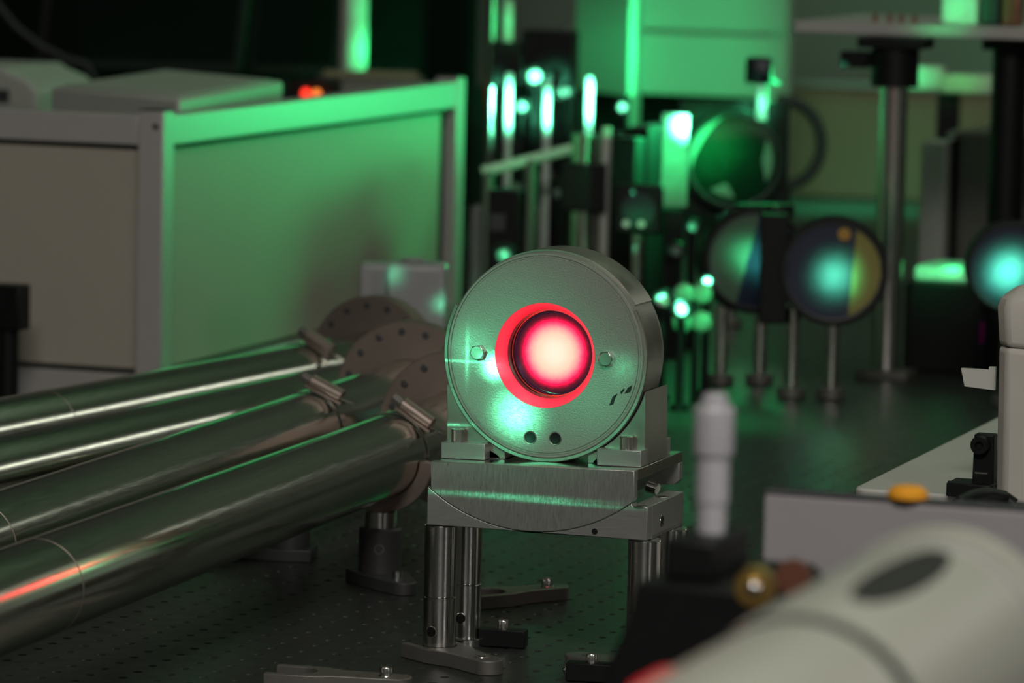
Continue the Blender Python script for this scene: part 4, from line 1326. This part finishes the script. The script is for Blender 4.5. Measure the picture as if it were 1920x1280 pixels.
# ------------------------------------------------------------------ foreground: grey box, stage with micrometer, white barrel
g0 = atd(1432, 925, 2.30)
gb = thing('grey_shield', 'upright lilac grey metal panel in the blurred right foreground', 'panel', (g0.x + .15, g0.y + .006, 0))
B().span(g0.x, g0.x + .42, g0.y, g0.y + .010, .0005, g0.z).obj('panel_plate', M['greyBox'], gb, bevel=.002)
B().span(g0.x, g0.x + .42, g0.y - .0005, g0.y + .0105, g0.z + .0002, g0.z + .0022).obj('edge_strip', M['darkSteel'], gb, bevel=.001)
q = ony(1702, 944, g0.y + .005)
tag(B().lathe([(0, 0), (.0105, 0), (.0105, .003), (.007, .006), (0, .007)], (q.x, g0.y + .005, g0.z + .0024), n=24).obj('orange_cap', M['orange']), 'blurred orange cap on the top edge of the grey panel', 'cap')

d = 2.02
s = S(d)
m0 = atd(1334, 1000, d)
st = thing('translation_stage', 'black translation stage in the blurred foreground below the white micrometer', 'stage', (m0.x, m0.y, 0))
zs = m0.z
B().span(m0.x - s * 62, m0.x + s * 40, m0.y - .025, m0.y + .03, zs - s * 75, zs).obj('top_block', M['black'], st, bevel=.002)
B().prism([(-95, -75), (150, -75), (210, -160), (210, -zs / s + 2), (-175, -zs / s + 2), (-150, -240), (-110, -150)],
          (m0.x, m0.y, zs), (s, 0, 0), (0, 0, s), (0, 1, 0), -.04, .05).obj('body', M['black'], st, bevel=.002)
kp = atd(1416, 1098, 1.93)
kd = Vector((.25, -1, .12)).normalized()
kn = B().lathe([(0, 0), (.0088, 0), (.0092, .001), (.0092, .016), (.0080, .018), (0, .018)], kp, kd, n=36).obj('brass_knob', M['brass'], st)
kn['label'] = 'brass adjuster knob'
B().sphere(kp + kd * .0180, .0040).obj('steel_tip', M['steel'], kn)
kp2 = atd(1488, 1080, 2.0)
B().lathe([(0, 0), (.008, 0), (.008, .012), (0, .012)], kp2, kd, n=28).obj('copper_knob', M['copper'], st)
mc = thing('micrometer_head', 'upright greyish white stepped micrometer head in the right foreground', 'micrometer', (m0.x, m0.y, zs))
prof = [(0, .0004), (s * 27, .0004), (s * 27, s * 58), (s * 31, s * 60), (s * 31, s * 148), (s * 33, s * 150), (s * 38, s * 156), (s * 38, s * 232), (s * 33, s * 240)]
B().lathe([(0, .0004), (s * 27, .0004), (s * 28, s * 58), (0, s * 58)], m0, n=40).obj('sleeve', M['thimble'], mc)
B().lathe([(0, s * 58.5), (s * 31, s * 59), (s * 31, s * 148), (0, s * 148)], m0, n=40).obj('barrel', M['thimble'], mc, bevel=.0004)
B().lathe([(0, s * 148.5), (s * 37, s * 150), (s * 38, s * 154), (s * 38, s * 234), (s * 32, s * 242), (0, s * 242)], m0, n=40).obj('thimble', M['thimble'], mc)
B().lathe([(0, s * 242.5), (s * 24, s * 242.5), (s * 24, s * 258), (s * 18, s * 264), (0, s * 264)], m0, n=36).obj('ratchet_cap', M['thimble'], mc)

# white barrel lying along the table
XB, ZBAR = 0.884, 0.262
br_ = thing('white_barrel', 'large off-white lens-like barrel with black rings in the blurred lower right corner', 'barrel', (XB, -1.2, 0))
O = Vector((XB, 0, ZBAR))


def barrel(name, prof, m, **k):
    return B().lathe(prof, O, (0, 1, 0), n=96, up=(0, 0, 1), **k).obj(name, M[m], br_, angle=40)


barrel('rear_section', [(.020, -1.62), (.0438, -1.62), (.0446, -1.615), (.0446, -1.3020), (.020, -1.3020)], 'lensWhite')
barrel('black_ring', [(.0430, -1.3015), (.0454, -1.3010), (.0454, -1.2930), (.0430, -1.2925)], 'black', closed=True)
barrel('main_section', [(.020, -1.2920), (.0456, -1.2920), (.0470, -1.2700), (.0470, -1.0960), (.020, -1.0960)], 'lensWhite')
barrel('grey_ring', [(.0455, -1.1200), (.0475, -1.1190), (.0475, -1.1140), (.0455, -1.1130)], 'greyBox', closed=True)
barrel('end_rim', [(.020, -1.0955), (.0482, -1.0955), (.0488, -1.0940), (.0488, -1.0840), (.0470, -1.0820), (.020, -1.0820)], 'lensWhite')
rk = atd(1238, 1298, 1.78)
B().lathe([(0, 0), (.0085, 0), (.0095, .001), (.0095, .030), (.0085, .031), (0, .031)], rk - Vector((0, .02, 0)), (0, 1, 0), n=32).obj('red_knob', M['red'], br_)['label'] = 'red knob'
B().cyl(rk, (XB - .030, rk.y, ZBAR - .020), .004, n=16).obj('knob_stem', M['black'], br_)
# black grip pad on the upper surface
bb = B()
n1, n2 = 18, 8
rows = []
for j in range(n2 + 1):
    row = []
    for k in range(n1 + 1):
        u, v = k / n1 * 2 - 1, j / n2 * 2 - 1
        a = R(12) + R(12) * v * math.sqrt(max(0.05, 1 - u * u * .9))   # angle from top, positive towards +X
        y = -1.196 + u * .062
        row.append(bb.v((XB + .0473 * math.sin(a), y, ZBAR + .0473 * math.cos(a))))
    rows.append(row)
for r0, r1 in zip(rows, rows[1:]):
    for k in range(n1):
        bb.face([r0[k], r0[k + 1], r1[k + 1], r1[k]])
gp = bb.obj('grip_pad', M['seal'], br_)
sm = gp.modifiers.new('thick', 'SOLIDIFY')
sm.thickness = .0012
for y in (-1.57, -1.16):
    B().box((XB, y, (ZBAR - .052) / 2), (.05, .03, ZBAR - .052)).obj('support_leg', M['black'], br_, bevel=.002)
    B().lathe([(.0474, -.012), (.0520, -.012), (.0520, .012), (.0474, .012)], (XB, y, ZBAR), (0, 1, 0), n=48, a0=R(100), a1=R(260), closed=True, up=(0, 0, 1)).obj('cradle', M['black'], br_)

# ------------------------------------------------------------------ stray laser light on the holder face and stage
FRONT = (0.02, -0.75, 0.42)
beam('stray_spot_on_disc', FRONT, ony(968, 776, YD), .0125, 3.2, TEAL)
beam('stray_hot_spot_on_disc', FRONT, ony(927, 688, YD), .0062, 9.0, TEAL)
beam('stray_wash_on_disc', FRONT, ony(950, 690, YD), .055, .20, TEAL, soft=.01)
beam('stray_wash_low_right', FRONT, ony(1130, 750, YD), .030, .12, TEAL, soft=.01)
beam('stray_glint_on_disc_side', (0.7, -0.9, 0.35), ony(1168, 690, YD), .009, .40, TEAL)
beam('stray_spot_left_edge', FRONT, ony(885, 655, YD), .014, .32, TEAL)
line_laser('stray_streak_on_disc', FRONT, ony(885, 678, YD), (1, 0, 0), .024, .0008, 1.2)
line_laser('stray_streak_upright', FRONT, ony(876, 665, YD), (0, 0, 1), .014, .0012, 1.0)
line_laser('stray_line_on_bracket', FRONT, ony(845, 796, 0.18), (1, 0, .03), .012, .0007, 1.2)
beam('stray_glow_on_table', (0.45, 1.10, 0.80), (0.0, 1.58, 0.0), .085, 1.5, GREEN, soft=.01)


line_laser('line_laser_on_stage', (0.25, -0.75, 0.40), ony(930, 929, YS), ony(1165, 938, YS) - ony(810, 916, YS), .055, .0016, .55)
line_laser('line_laser_on_stage_lower', (0.25, -0.75, 0.40), ony(1040, 942, YS), ony(1165, 952, YS) - ony(930, 934, YS), .042, .0012, .40)
